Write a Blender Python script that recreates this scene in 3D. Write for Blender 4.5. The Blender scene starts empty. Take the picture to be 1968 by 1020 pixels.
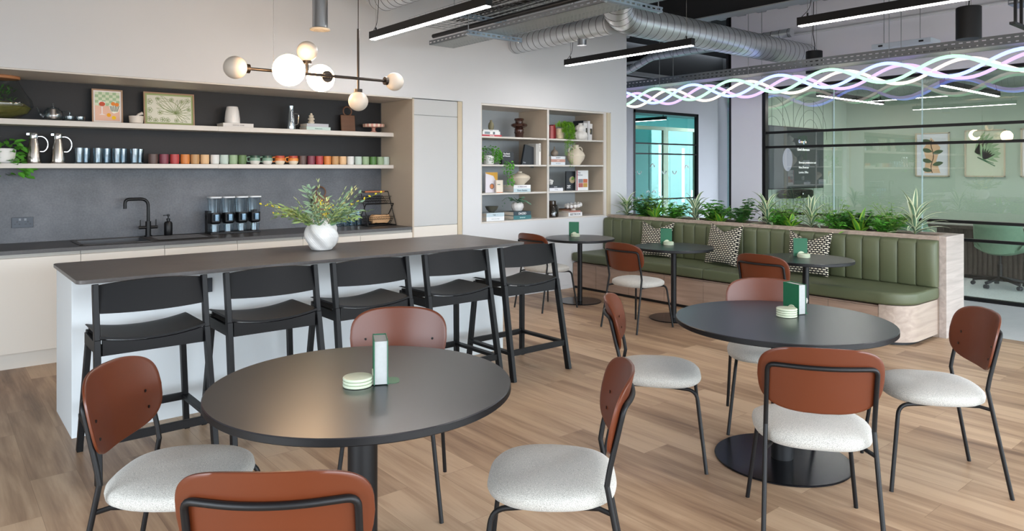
import bpy, math, random
from mathutils import Vector, Matrix
random.seed(7)
R = math.radians
PI = math.pi
scn = bpy.context.scene
col = scn.collection

# ---------------------------------------------------------------- camera
cam_d = bpy.data.cameras.new('camera')
cam_d.sensor_width = 36
cam_d.lens = 1363 / 1968 * 36
cam_d.shift_y = -185 / 1968
cam_d.clip_start = 0.05
cam = bpy.data.objects.new('camera', cam_d)
cam.location = (0, 0, 1.537)
cam.rotation_euler = (R(90), 0, R(-39.63))
col.objects.link(cam)
scn.camera = cam

# ---------------------------------------------------------------- world and exposure
scn.view_settings.view_transform = 'Standard'
scn.view_settings.look = 'None'
scn.view_settings.gamma = 1
scn.view_settings.use_curve_mapping = False
scn.view_settings.exposure = 0.15
scn.cycles.transparent_max_bounces = 32
scn.cycles.max_bounces = 10
w = bpy.data.worlds.new('sky'); scn.world = w; w.use_nodes = True
bg = w.node_tree.nodes['Background']
# pale sky above the horizon, darker ground below it
_N, _L = w.node_tree.nodes, w.node_tree.links
_tc = _N.new('ShaderNodeTexCoord'); _sp = _N.new('ShaderNodeSeparateXYZ'); _rp = _N.new('ShaderNodeValToRGB')
_mr = _N.new('ShaderNodeMapRange'); _mr.inputs[1].default_value = -0.1; _mr.inputs[2].default_value = 0.1
_rp.color_ramp.elements[0].color = (0.24, 0.25, 0.26, 1); _rp.color_ramp.elements[1].color = (0.80, 0.90, 1.0, 1)
_L.new(_tc.outputs['Generated'], _sp.inputs[0]); _L.new(_sp.outputs[2], _mr.inputs[0]); _L.new(_mr.outputs[0], _rp.inputs[0]); _L.new(_rp.outputs[0], bg.inputs[0])
bg.inputs[1].default_value = 14.5


def lamp(name, loc, size, power, colour, rot=(0, 0, 0), portal=False):
    d = bpy.data.lights.new(name, 'AREA')
    d.shape = 'RECTANGLE'; d.size, d.size_y = size
    d.energy = power; d.color = colour
    if portal: d.cycles.is_portal = True
    o = bpy.data.objects.new(name, d)
    o.location = loc; o.rotation_euler = rot
    col.objects.link(o)
    return o


# daylight enters by the glazing behind and to the left of the camera
lamp('daylight_portal', (3.0, -3.95, 1.35), (10.6, 2.4), 1, (1, 1, 1), (R(90), 0, 0), True)
lamp('daylight_portal', (-2.95, 1.2, 1.2), (3.6, 2.0), 1, (1, 1, 1), (R(90), 0, R(-90)), True)

# ---------------------------------------------------------------- materials


def lin(h):
    h = h.lstrip('#')
    return tuple(((c / 12.92) if c <= 0.04045 else ((c + 0.055) / 1.055) ** 2.4)
                 for c in (int(h[i:i + 2], 16) / 255 for i in (0, 2, 4))) + (1,)


def nodes(name):
    m = bpy.data.materials.new(name); m.use_nodes = True
    nt = m.node_tree
    return m, nt, nt.nodes, nt.links, nt.nodes['Principled BSDF']


def mat(name, hexc, rough=0.5, metal=0.0, var=0.06, scale=6, bump=0.0, spec=0.5, stretch=(1, 1, 1), coat=0.0, bscale=None):
    m, nt, N, L, p = nodes(name)
    p.inputs['Roughness'].default_value = rough
    p.inputs['Metallic'].default_value = metal
    p.inputs['Specular IOR Level'].default_value = spec
    p.inputs['Coat Weight'].default_value = coat
    tc = N.new('ShaderNodeTexCoord'); mp = N.new('ShaderNodeMapping')
    mp.inputs['Scale'].default_value = stretch
    nz = N.new('ShaderNodeTexNoise'); nz.inputs['Scale'].default_value = scale; nz.inputs['Detail'].default_value = 5
    L.new(tc.outputs['Object'], mp.inputs[0]); L.new(mp.outputs[0], nz.inputs['Vector'])
    c = lin(hexc)
    mx = N.new('ShaderNodeMix'); mx.data_type = 'RGBA'
    mx.inputs[6].default_value = tuple(x * (1 - var) for x in c[:3]) + (1,)
    mx.inputs[7].default_value = tuple(min(1, x * (1 + var)) for x in c[:3]) + (1,)
    L.new(nz.outputs['Fac'], mx.inputs[0]); L.new(mx.outputs[2], p.inputs['Base Color'])
    if bump:
        b = N.new('ShaderNodeBump'); b.inputs['Strength'].default_value = bump; b.inputs['Distance'].default_value = 0.002
        src = nz
        if bscale:
            src = N.new('ShaderNodeTexNoise'); src.inputs['Scale'].default_value = bscale
            L.new(mp.outputs[0], src.inputs['Vector'])
        L.new(src.outputs['Fac'], b.inputs['Height']); L.new(b.outputs[0], p.inputs['Normal'])
    return m


def emis(name, colour, strength, base='#ffffff'):
    m, nt, N, L, p = nodes(name)
    p.inputs['Base Color'].default_value = lin(base)
    p.inputs['Emission Color'].default_value = tuple(colour) + (1,)
    if base == '#000000': p.inputs['Specular IOR Level'].default_value = 0.1
    p.inputs['Emission Strength'].default_value = strength
    return m


def ramp(N, stops):
    r = N.new('ShaderNodeValToRGB')
    e = r.color_ramp.elements
    while len(e) < len(stops): e.new(0.5)
    for el, (pos, c) in zip(e, stops):
        el.position = pos; el.color = lin(c)
    return r


def glass(name, tint, k=1.0, rough=0.0, dens=1.0):
    """thin clear pane: mostly see-through, mirror reflection by Fresnel"""
    m = bpy.data.materials.new(name); m.use_nodes = True
    nt = m.node_tree; N = nt.nodes; L = nt.links; N.clear()
    out = N.new('ShaderNodeOutputMaterial'); mix = N.new('ShaderNodeMixShader')
    tr = N.new('ShaderNodeBsdfTransparent'); tr.inputs[0].default_value = lin(tint)
    gl = N.new('ShaderNodeBsdfGlossy'); gl.inputs['Roughness'].default_value = rough
    lw = N.new('ShaderNodeLayerWeight'); lw.inputs[0].default_value = 0.5
    pw = N.new('ShaderNodeMath'); pw.operation = 'POWER'; pw.inputs[1].default_value = 4
    mu = N.new('ShaderNodeMath'); mu.operation = 'MULTIPLY_ADD'; mu.inputs[1].default_value = 0.8; mu.inputs[2].default_value = 0.04 * k; mu.use_clamp = True
    L.new(lw.outputs['Facing'], pw.inputs[0]); L.new(pw.outputs[0], mu.inputs[0]); L.new(mu.outputs[0], mix.inputs[0])
    L.new(tr.outputs[0], mix.inputs[1]); L.new(gl.outputs[0], mix.inputs[2]); L.new(mix.outputs[0], out.inputs[0])
    return m


def perforated(name, hexc, bw, rh, mortar, rough=0.35, plane='xy', metal=0.9, offset=0.5):
    """galvanised sheet with punched slots"""
    m, nt, N, L, p = nodes(name)
    p.inputs['Base Color'].default_value = lin(hexc); p.inputs['Metallic'].default_value = metal
    p.inputs['Roughness'].default_value = rough
    tc = N.new('ShaderNodeTexCoord'); mp = N.new('ShaderNodeCombineXYZ'); sp_ = N.new('ShaderNodeSeparateXYZ')
    L.new(tc.outputs['Object'], sp_.inputs[0])
    for k_, ax in enumerate(plane): L.new(sp_.outputs['xyz'.index(ax)], mp.inputs[k_])
    br = N.new('ShaderNodeTexBrick'); br.offset = offset
    br.inputs['Scale'].default_value = 1; br.inputs['Brick Width'].default_value = bw
    br.inputs['Row Height'].default_value = rh; br.inputs['Mortar Size'].default_value = mortar
    br.inputs['Mortar Smooth'].default_value = 0
    br.inputs['Color1'].default_value = (1, 1, 1, 1); br.inputs['Color2'].default_value = (1, 1, 1, 1)
    br.inputs['Mortar'].default_value = (0, 0, 0, 1)
    L.new(mp.outputs[0], br.inputs['Vector'])
    inv = N.new('ShaderNodeMath'); inv.operation = 'SUBTRACT'; inv.inputs[0].default_value = 1
    L.new(br.outputs['Color'], inv.inputs[1])
    L.new(inv.outputs[0], p.inputs['Alpha'])
    return m


def floor_wood():
    m, nt, N, L, p = nodes('plank_floor')
    tc = N.new('ShaderNodeTexCoord'); mp = N.new('ShaderNodeMapping')
    mp.inputs['Rotation'].default_value = (0, 0, R(90))
    br = N.new('ShaderNodeTexBrick'); br.offset = 0.37; br.offset_frequency = 2
    for k, v in (('Scale', 1), ('Brick Width', 1.25), ('Row Height', 0.20), ('Mortar Size', 0.0008), ('Mortar Smooth', 0.2), ('Bias', 0)):
        br.inputs[k].default_value = v
    br.inputs['Color1'].default_value = (0, 0, 0, 1); br.inputs['Color2'].default_value = (1, 1, 1, 1)
    br.inputs['Mortar'].default_value = (0.3, 0.3, 0.3, 1)
    L.new(tc.outputs['Object'], mp.inputs[0]); L.new(mp.outputs[0], br.inputs['Vector'])
    # grain, shifted from plank to plank
    sc_ = N.new('ShaderNodeMapping'); sc_.inputs['Scale'].default_value = (0.55, 5.5, 1)
    add = N.new('ShaderNodeVectorMath'); add.operation = 'ADD'
    cmb = N.new('ShaderNodeCombineXYZ'); mul = N.new('ShaderNodeMath'); mul.operation = 'MULTIPLY'; mul.inputs[1].default_value = 17
    sep = N.new('ShaderNodeSeparateColor'); L.new(br.outputs['Color'], sep.inputs[0])
    L.new(sep.outputs[0], mul.inputs[0]); L.new(mul.outputs[0], cmb.inputs[0]); L.new(mul.outputs[0], cmb.inputs[2])
    L.new(mp.outputs[0], add.inputs[0]); L.new(cmb.outputs[0], add.inputs[1]); L.new(add.outputs[0], sc_.inputs[0])
    n1 = N.new('ShaderNodeTexNoise'); n1.inputs['Scale'].default_value = 2.2; n1.inputs['Detail'].default_value = 8; n1.inputs['Distortion'].default_value = 0.6
    L.new(sc_.outputs[0], n1.inputs['Vector'])
    sc2 = N.new('ShaderNodeMapping'); sc2.inputs['Scale'].default_value = (2.0, 40, 1); L.new(add.outputs[0], sc2.inputs[0])
    n2 = N.new('ShaderNodeTexNoise'); n2.inputs['Scale'].default_value = 2.0; n2.inputs['Detail'].default_value = 4; L.new(sc2.outputs[0], n2.inputs['Vector'])
    a = N.new('ShaderNodeMath'); a.operation = 'MULTIPLY_ADD'; a.inputs[1].default_value = 0.34; L.new(sep.outputs[0], a.inputs[0])
    b = N.new('ShaderNodeMath'); b.operation = 'MULTIPLY_ADD'; b.inputs[1].default_value = 0.80; L.new(n1.outputs['Fac'], b.inputs[0])
    c = N.new('ShaderNodeMath'); c.operation = 'MULTIPLY'; c.inputs[1].default_value = 0.22; L.new(n2.outputs['Fac'], c.inputs[0])
    L.new(c.outputs[0], b.inputs[2]); L.new(b.outputs[0], a.inputs[2])
    r = ramp(N, [(0.32, '#684f3c'), (0.50, '#8f725a'), (0.66, '#a98c70'), (0.85, '#bfa386')])
    L.new(a.outputs[0], r.inputs[0])
    dk = N.new('ShaderNodeMix'); dk.data_type = 'RGBA'; dk.blend_type = 'MULTIPLY'; dk.inputs[7].default_value = (0.55, 0.5, 0.46, 1)
    L.new(br.outputs['Fac'], dk.inputs[0]); L.new(r.outputs[0], dk.inputs[6])
    L.new(dk.outputs[2], p.inputs['Base Color'])
    p.inputs['Roughness'].default_value = 0.42
    p.inputs['Specular IOR Level'].default_value = 0.4
    bp = N.new('ShaderNodeBump'); bp.inputs['Strength'].default_value = 0.12; bp.inputs['Distance'].default_value = 0.001
    L.new(n2.outputs['Fac'], bp.inputs['Height']); L.new(bp.outputs[0], p.inputs['Normal'])
    return m


def pale_wood(name, c1, c2, axis='z', rough=0.5):
    """laminate with long grain along the given axis"""
    m, nt, N, L, p = nodes(name)
    tc = N.new('ShaderNodeTexCoord'); mp = N.new('ShaderNodeMapping')
    mp.inputs['Scale'].default_value = {'x': (0.6, 8, 8), 'y': (8, 0.6, 8), 'z': (8, 8, 0.6)}[axis]
    n1 = N.new('ShaderNodeTexNoise'); n1.inputs['Scale'].default_value = 2.4; n1.inputs['Detail'].default_value = 9; n1.inputs['Distortion'].default_value = 0.9
    L.new(tc.outputs['Object'], mp.inputs[0]); L.new(mp.outputs[0], n1.inputs['Vector'])
    r = ramp(N, [(0.3, c1), (0.7, c2)]); L.new(n1.outputs['Fac'], r.inputs[0]); L.new(r.outputs[0], p.inputs['Base Color'])
    p.inputs['Roughness'].default_value = rough
    return m


def concrete(name, c1, c2, rough=0.55, scale=2.2):
    m, nt, N, L, p = nodes(name)
    tc = N.new('ShaderNodeTexCoord')
    n1 = N.new('ShaderNodeTexNoise'); n1.inputs['Scale'].default_value = scale; n1.inputs['Detail'].default_value = 12; n1.inputs['Roughness'].default_value = 0.65
    n2 = N.new('ShaderNodeTexNoise'); n2.inputs['Scale'].default_value = scale * 30; n2.inputs['Detail'].default_value = 3
    L.new(tc.outputs['Object'], n1.inputs['Vector']); L.new(tc.outputs['Object'], n2.inputs['Vector'])
    a = N.new('ShaderNodeMath'); a.operation = 'MULTIPLY_ADD'; a.inputs[1].default_value = 0.3
    L.new(n2.outputs['Fac'], a.inputs[0]); 
    b = N.new('ShaderNodeMath'); b.operation = 'MULTIPLY'; b.inputs[1].default_value = 0.7; L.new(n1.outputs['Fac'], b.inputs[0]); L.new(b.outputs[0], a.inputs[2])
    r = ramp(N, [(0.36, c1), (0.64, c2)]); L.new(a.outputs[0], r.inputs[0]); L.new(r.outputs[0], p.inputs['Base Color'])
    p.inputs['Roughness'].default_value = rough
    return m


def weave(name, c1, c2, s=420, rough=0.9):
    m, nt, N, L, p = nodes(name)
    tc = N.new('ShaderNodeTexCoord')
    ck = N.new('ShaderNodeTexNoise'); ck.inputs['Scale'].default_value = s; ck.inputs['Detail'].default_value = 1
    rot = N.new('ShaderNodeMapping'); rot.inputs['Scale'].default_value = (1, 1.6, 1)
    L.new(tc.outputs['Object'], rot.inputs[0]); L.new(rot.outputs[0], ck.inputs['Vector'])
    rr = ramp(N, [(0.38, c2), (0.6, c1)]); L.new(ck.outputs['Fac'], rr.inputs[0])
    L.new(rr.outputs[0], p.inputs['Base Color'])
    nz = N.new('ShaderNodeTexNoise'); nz.inputs['Scale'].default_value = 350; L.new(tc.outputs['Object'], nz.inputs['Vector'])
    bp = N.new('ShaderNodeBump'); bp.inputs['Strength'].default_value = 0.3; bp.inputs['Distance'].default_value = 0.001
    L.new(nz.outputs['Fac'], bp.inputs['Height']); L.new(bp.outputs[0], p.inputs['Normal'])
    p.inputs['Roughness'].default_value = rough
    p.inputs['Sheen Weight'].default_value = 0.2
    return m


def knots(name):
    m, nt, N, L, p = nodes(name)
    tc = N.new('ShaderNodeTexCoord')
    br = N.new('ShaderNodeTexBrick'); br.offset = 0.5
    for k, v in (('Scale', 1), ('Brick Width', 0.037), ('Row Height', 0.021), ('Mortar Size', 0.0062), ('Mortar Smooth', 0.25)):
        br.inputs[k].default_value = v
    br.inputs['Color1'].default_value = lin('#e8dfcb'); br.inputs['Color2'].default_value = lin('#d9cfb8'); br.inputs['Mortar'].default_value = lin('#1c1a1a')
    L.new(tc.outputs['Object'], br.inputs['Vector']); L.new(br.outputs['Color'], p.inputs['Base Color'])
    bp = N.new('ShaderNodeBump'); bp.inputs['Strength'].default_value = 1; bp.inputs['Distance'].default_value = 0.004; bp.invert = True
    L.new(br.outputs['Fac'], bp.inputs['Height']); L.new(bp.outputs[0], p.inputs['Normal'])
    p.inputs['Roughness'].default_value = 0.95
    return m


M = dict(
    white=mat('white_wall_paint', '#d0d1d2', 0.85, var=0.015, bump=0.05, bscale=300),
    wright=mat('brightened_white_paint', '#e6e5ea', 0.85, var=0.015),  # same white paint as the other walls, lightened to make up for weak light
    lilac=mat('grey_wall_paint', '#cdccd2', 0.85, var=0.015),
    black_paint=mat('black_ceiling_paint', '#17181b', 0.8),
    deck=mat('galvanised_deck', '#9b9fa3', 0.5, 0.35, var=0.1),
    floor=floor_wood(),
    pale_floor=concrete('pale_stone_floor', '#b9bcbf', '#c9cbcd', 0.35),
    carpet=mat('grey_carpet', '#bcc3c1', 0.98, var=0.35, scale=60, bump=0.8),
    cab=mat('cashmere_cabinet', '#d8d2c8', 0.45, var=0.01),
    cabgrey=mat('pale_grey_cabinet', '#b9bab9', 0.45, var=0.01),
    bookback=mat('light_tinted_back_panel', '#a3a8aa', 0.6, var=0.03),  # blue-grey cast of the light, put into the panel colour
    beige=mat('beige_laminate', '#b9ab98', 0.5, var=0.03, stretch=(1, 1, 6)),
    shelf=mat('stone_laminate', '#cfc9c1', 0.5, var=0.02),
    trimb=mat('oak_trim', '#c2b499', 0.5, var=0.04),
    islandw=mat('island_white', '#d3d8da', 0.4, var=0.01),
    splash=concrete('concrete_splashback', '#4c4f54', '#6b6d72', 0.5),
    splashdark=concrete('charcoal_splashback', '#161618', '#1e1e20', 0.6),
    worktop=concrete('dark_stone_worktop', '#3d3b3b', '#4d4a49', 0.4),
    islandtop=concrete('stone_island_top', '#524e4d', '#65605d', 0.38),
    black=mat('black_metal', '#0c0c0e', 0.4, 0.1, var=0.05, spec=0.4),
    blackmatt=mat('matt_black_metal', '#0b0b0d', 0.48, 0.0, var=0.05, spec=0.35),
    blackwood=mat('black_stained_wood', '#08080a', 0.48, spec=0.28, var=0.25, scale=14, stretch=(1, 1, 8), bump=0.1),
    tabletop=mat('black_table_laminate', '#1c1c21', 0.29, var=0.06, scale=50, spec=0.9),
    tableedge=mat('black_table_edge', '#0d0d0f', 0.5, spec=0.35),
    basemetal=mat('table_base_steel', '#1b1b1f', 0.22, 0.6, var=0.03),
    terra=mat('terracotta_lacquer', '#5c2a13', 0.36, var=0.03, spec=0.5),
    fabric=weave('woven_seat_fabric', '#c4c1b9', '#8f8d87'),
    green=mat('green_leatherette', '#555b41', 0.5, var=0.06, scale=3, bump=0.15, bscale=120),
    greenseam=mat('dark_green_seam', '#2c3520', 0.8),
    oak=pale_wood('shaded_oak_front', '#8f7767', '#a98f7d', 'y'),  # same oak as the planter, browner: shade put into the colour
    oakpale=pale_wood('pale_oak_panel', '#9a897c', '#b3a294', 'x'),
    oakpalez=pale_wood('lit_oak_end', '#a0948c', '#bdb1a9', 'x'),  # same oak again, paler: light falling on the end put into the colour
    knots=knots('knotted_cushion'),
    galv=mat('galvanised_steel', '#a9adb1', 0.28, 0.95, var=0.08, scale=12),
    duct=mat('spiral_duct_steel', '#d2d5d8', 0.34, 0.8, var=0.10, scale=9),
    ductseam=mat('duct_seam', '#5a5d60', 0.5, 0.8),
    perf=perforated('perforated_tray', '#a3a8a6', 0.045, 0.022, 0.0065, plane='yx'),
    slotted=perforated('slotted_channel', '#83878b', 0.07, 0.045, 0.0165, plane='yz', offset=0.0),
    slotx=perforated('slotted_bracket', '#8d9aa6', 0.06, 0.041, 0.013, plane='xz', offset=0.0),
    ledwhite=emis('linear_diffuser', (1, 0.94, 0.91), 70),
    leddim=emis('dimmed_diffuser', (1, 0.94, 0.91), 16),
    spotglow=emis('downlight_glow', (1, 0.95, 0.92), 260),
    opal=mat('opal_glass', '#cfc6ba', 0.35, var=0.01),
    opalon=emis('lit_opal_glass', (1, 0.66, 0.38), 36),
    bronze=mat('dark_bronze', '#3a332e', 0.35, 0.7),
    pane=glass('partition_glass', '#f4fbf8', 4.6),
    cgreen=glass('teal_glass', '#dff3f1', 1.5),
    clear=glass('clear_glass', '#f1f5f5', 1.6),
    clearb=glass('tumbler_glass', '#e3edf2', 3.0, 0.05),
    smoke=glass('smoked_glass', '#a08f84', 1.8, 0.05),
    steel=mat('brushed_steel', '#b8b2ab', 0.25, 1.0, var=0.08, scale=30),
    chrome=mat('chrome', '#e0e4e8', 0.08, 1.0, var=0.01),
    sage=mat('sage_wall_paint', '#a9b8a6', 0.85, var=0.02),
    sagelight=mat('sage_panel_paint', '#a3b2a0', 0.8, var=0.02),
    greenchair=mat('sage_upholstery', '#6f8f76', 0.8, var=0.08, scale=30),
    brownslat=mat('brown_slat_wood', '#4a403a', 0.6, var=0.15, scale=5, stretch=(6, 6, 1)),
    tealwall=mat('teal_wall_paint', '#5d9a98', 0.7, var=0.04),
    greyblue=mat('blue_grey_panel', '#66716f', 0.5, var=0.12),
    paper=mat('book_pages', '#d9d0c2', 0.9, var=0.15, scale=4, stretch=(1, 1, 90)),
    paperw=mat('white_pages', '#a8aaa8', 0.9, var=0.08, scale=60),
    soil=mat('potting_soil', '#3a2c22', 0.95, var=0.4, scale=60, bump=0.6),
    whitec=mat('white_ceramic', '#e2dfdb', 0.3, var=0.03),
    cream=mat('cream_ceramic', '#d8ccb8', 0.6, var=0.08, scale=14, bump=0.15),
    stone=mat('pale_marble', '#d6ccc0', 0.45, var=0.15, scale=9),
    blk=mat('black_cloth', '#1d1f24', 0.6),
    frameoak=mat('oak_frame', '#a8876a', 0.5, var=0.12, stretch=(1, 1, 8)),
    walnut=mat('walnut_board', '#6d4a33', 0.55, var=0.3, scale=4, stretch=(1, 1, 6)),
    leafd=mat('dark_leaf', '#3a6e2e', 0.4, var=0.3, scale=8),
    leafm=mat('green_leaf', '#559a34', 0.4, var=0.3, scale=8),
    leafl=mat('lime_leaf', '#93bf3a', 0.4, var=0.15, scale=8),
    leafb=mat('blue_green_leaf', '#6d8f74', 0.5, var=0.2, scale=8),
    leafw=mat('cream_leaf_margin', '#dfe6bf', 0.45, var=0.05),
    stemg=mat('green_stem', '#5a6e35', 0.6),
    yellow=mat('yellow_blossom', '#dccb2c', 0.6, var=0.15),
    signgreen=mat('deep_green_cloth', '#0f5b3c', 0.5, var=0.05),
    coaster=mat('cream_coaster', '#c4cdb4', 0.35, var=0.12, scale=12),
    screen=mat('dark_screen', '#30383a', 0.12, 0.0, var=0.1, spec=0.5),
)
_cm = {}


def paint(hexc, rough=0.5, metal=0.0):
    k = (hexc, rough, metal)
    if k not in _cm: _cm[k] = mat('paint_' + hexc.strip('#'), hexc, rough, metal, var=0.04)
    return _cm[k]


# ---------------------------------------------------------------- mesh helpers


def V(*a): return Vector(a)


def fillet(pts, r, n=5):
    """round the inner corners of a polyline"""
    pts = [Vector(p) for p in pts]; out = [pts[0]]
    for a, b, c in zip(pts, pts[1:], pts[2:]):
        d1 = (a - b); d2 = (c - b)
        k = min(r, d1.length * 0.49, d2.length * 0.49)
        p, q = b + d1.normalized() * k, b + d2.normalized() * k
        for i in range(n + 1):
            t = i / n
            out.append((1 - t) ** 2 * p + 2 * t * (1 - t) * b + t * t * q)
    out.append(pts[-1])
    return out


def sell(a, b, n=48, e=3.0):
    """superellipse outline"""
    o = []
    for i in range(n):
        t = 2 * PI * i / n; c, s = math.cos(t), math.sin(t)
        o.append((a * math.copysign(abs(c) ** (2 / e), c), b * math.copysign(abs(s) ** (2 / e), s)))
    return o


class MB:
    def __init__(s): s.v = []; s.f = []; s.m = []

    def add(s, vs, fs, mi=0):
        o = len(s.v); s.v += [Vector(x) for x in vs]
        s.f += [tuple(i + o for i in f) for f in fs]; s.m += [mi] * len(fs)
        return s

    def box(s, x0, x1, y0, y1, z0, z1, mi=0):
        vs = [(x, y, z) for x in (x0, x1) for y in (y0, y1) for z in (z0, z1)]
        return s.add(vs, [(0, 1, 3, 2), (4, 6, 7, 5), (0, 4, 5, 1), (2, 3, 7, 6), (0, 2, 6, 4), (1, 5, 7, 3)], mi)

    def bar(s, p, q, w, d, mi=0, ref=(1, 0, 0)):
        p, q = Vector(p), Vector(q); t = (q - p).normalized(); u = Vector(ref)
        u = (u - t * u.dot(t)).normalized(); n = t.cross(u)
        vs = [c + u * a * w / 2 + n * b * d / 2 for c in (p, q) for a, b in ((-1, -1), (1, -1), (1, 1), (-1, 1))]
        return s.add(vs, [(3, 2, 1, 0), (4, 5, 6, 7), (0, 1, 5, 4), (1, 2, 6, 5), (2, 3, 7, 6), (3, 0, 4, 7)], mi)

    def tube(s, pts, r, seg=10, mi=0, closed=False, caps=True):
        pts = [Vector(p) for p in pts]; n = len(pts)
        rs = r if isinstance(r, (list, tuple)) else [r] * n
        ref = None; rings = []
        for i, p in enumerate(pts):
            a = pts[(i - 1) % n] if (closed or i) else p
            b = pts[(i + 1) % n] if (closed or i < n - 1) else p
            t = (b - a)
            t = t.normalized() if t.length > 1e-9 else Vector((0, 0, 1))
            if ref is None:
                ref = Vector((0, 0, 1)) if abs(t.z) < 0.9 else Vector((1, 0, 0))
            ref = (ref - t * ref.dot(t)).normalized(); n2 = t.cross(ref)
            rings.append([p + (ref * math.cos(2 * PI * k / seg) + n2 * math.sin(2 * PI * k / seg)) * rs[i] for k in range(seg)])
        vs = [v for rg in rings for v in rg]; fs = []
        for i in range(n if closed else n - 1):
            j = (i + 1) % n
            for k in range(seg):
                l = (k + 1) % seg
                fs.append((i * seg + k, i * seg + l, j * seg + l, j * seg + k))
        if caps and not closed:
            fs.append(tuple(range(seg))[::-1]); fs.append(tuple((n - 1) * seg + k for k in range(seg)))
        return s.add(vs, fs, mi)

    def cyl(s, p, q, r, seg=24, mi=0, r2=None): return s.tube([p, q], [r, r if r2 is None else r2], seg, mi)

    def lathe(s, prof, c=(0, 0), seg=32, mi=0, fn=None, caps=True):
        vs = []; n = len(prof)
        for r, z in prof:
            for k in range(seg):
                a = 2 * PI * k / seg; rr = fn(r, z, a) if fn else r
                vs.append((c[0] + rr * math.cos(a), c[1] + rr * math.sin(a), z))
        fs = [(i * seg + k, i * seg + (k + 1) % seg, (i + 1) * seg + (k + 1) % seg, (i + 1) * seg + k) for i in range(n - 1) for k in range(seg)]
        if caps:
            if prof[0][0] > 1e-6: fs.append(tuple(range(seg))[::-1])
            if prof[-1][0] > 1e-6: fs.append(tuple((n - 1) * seg + k for k in range(seg)))
        return s.add(vs, fs, mi)

    def ball(s, c, r, mi=0, seg=24, sq=(1, 1, 1)):
        n = seg // 2; vs = []
        for i in range(n + 1):
            p = PI * i / n
            rr = max(math.sin(p), 1e-4)
            for k in range(seg):
                a = 2 * PI * k / seg
                vs.append((c[0] + r * sq[0] * rr * math.cos(a), c[1] + r * sq[1] * rr * math.sin(a), c[2] + r * sq[2] * math.cos(p)))
        fs = [((i + 1) * seg + k, (i + 1) * seg + (k + 1) % seg, i * seg + (k + 1) % seg, i * seg + k) for i in range(n) for k in range(seg)]
        return s.add(vs, fs, mi)

    def prism(s, o, z0, z1, mi=0, fn=None):
        """outline (x,y) raised from z0 to z1; fn remaps points"""
        n = len(o); f = fn or (lambda x, y, z: (x, y, z))
        vs = [f(x, y, z0) for x, y in o] + [f(x, y, z1) for x, y in o]
        fs = [tuple(range(n))[::-1], tuple(range(n, 2 * n))] + [(i, (i + 1) % n, (i + 1) % n + n, i + n) for i in range(n)]
        return s.add(vs, fs, mi)

    def loft(s, rings, mi=0, caps=True):
        n = len(rings[0]); vs = [v for r in rings for v in r]
        fs = [(i * n + k, i * n + (k + 1) % n, (i + 1) * n + (k + 1) % n, (i + 1) * n + k) for i in range(len(rings) - 1) for k in range(n)]
        if caps:
            fs.append(tuple(range(n))[::-1]); fs.append(tuple((len(rings) - 1) * n + k for k in range(n)))
        return s.add(vs, fs, mi)

    def blade(s, b, az, el, L, W, droop, mi=0, edge=None, n=7, fold=0.25):
        """a strap leaf from point b that arches over; edge = slot of a pale margin"""
        b = Vector(b); h = Vector((math.cos(az), math.sin(az), 0)); sd = Vector((-h.y, h.x, 0)); p = b.copy(); rows = []
        e = el
        for i in range(n + 1):
            t = i / n; wv = W * (math.sin(PI * min(1, t * 0.93 + 0.07)) ** 0.7) * (1 - 0.25 * t) if i < n else 0.0006
            up = Vector((0, 0, 1)) * math.cos(e) - h * math.sin(e)
            rows.append([p - sd * wv + up * wv * fold, p - sd * wv * 0.55 + up * wv * fold * 0.5, p, p + sd * wv * 0.55 + up * wv * fold * 0.5, p + sd * wv + up * wv * fold])
            p = p + (h * math.cos(e) + Vector((0, 0, 1)) * math.sin(e)) * (L / n)
            e -= droop / n * (0.5 + t)
        vs = [v for r in rows for v in r]
        o = len(s.v); s.v += vs
        for i in range(n):
            for k in range(4):
                s.f.append((o + i * 5 + k, o + i * 5 + k + 1, o + (i + 1) * 5 + k + 1, o + (i + 1) * 5 + k))
                s.m.append(edge if (edge is not None and k in (0, 3)) else mi)
        return s

    def leaf(s, b, d, L, W, mi=0, up=(0, 0, 1), cup=0.15):
        """small oval leaf from b along d"""
        b = Vector(b); d = Vector(d).normalized(); u = Vector(up)
        sd = d.cross(u)
        sd = sd.normalized() if sd.length > 1e-3 else Vector((1, 0, 0))
        nn = sd.cross(d)
        pts = [b, b + d * L * 0.3 + sd * W * 0.45 + nn * W * cup, b + d * L * 0.7 + sd * W * 0.4 + nn * W * cup, b + d * L,
               b + d * L * 0.7 - sd * W * 0.4 + nn * W * cup, b + d * L * 0.3 - sd * W * 0.45 + nn * W * cup, b + d * L * 0.5]
        return s.add(pts, [(0, 1, 6), (1, 2, 6), (2, 3, 6), (3, 4, 6), (4, 5, 6), (5, 0, 6)], mi)

    def xf(s, fn): s.v = [Vector(fn(v)) for v in s.v]; return s

    def build(s, name, mats, parent=None, bevel=0, smooth=True, ang=35, seg=2, loc=None):
        me = bpy.data.meshes.new(name)
        org = Vector((0, 0, 0))
        me.from_pydata([tuple(v) for v in s.v], [], s.f)
        for m_ in (mats if isinstance(mats, (list, tuple)) else [mats]): me.materials.append(m_)
        me.polygons.foreach_set('material_index', s.m)
        if smooth:
            me.polygons.foreach_set('use_smooth', [True] * len(s.f)); me.set_sharp_from_angle(angle=R(ang))
        me.update()
        o = bpy.data.objects.new(name, me); col.objects.link(o)
        if parent: o.parent = parent
        if loc: o.location = loc
        if bevel:
            b = o.modifiers.new('bevel', 'BEVEL'); b.width = bevel; b.segments = seg; b.limit_method = 'ANGLE'; b.angle_limit = R(40); b.harden_normals = False
        return o


def BOX(*a): return MB().box(*a)


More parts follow.
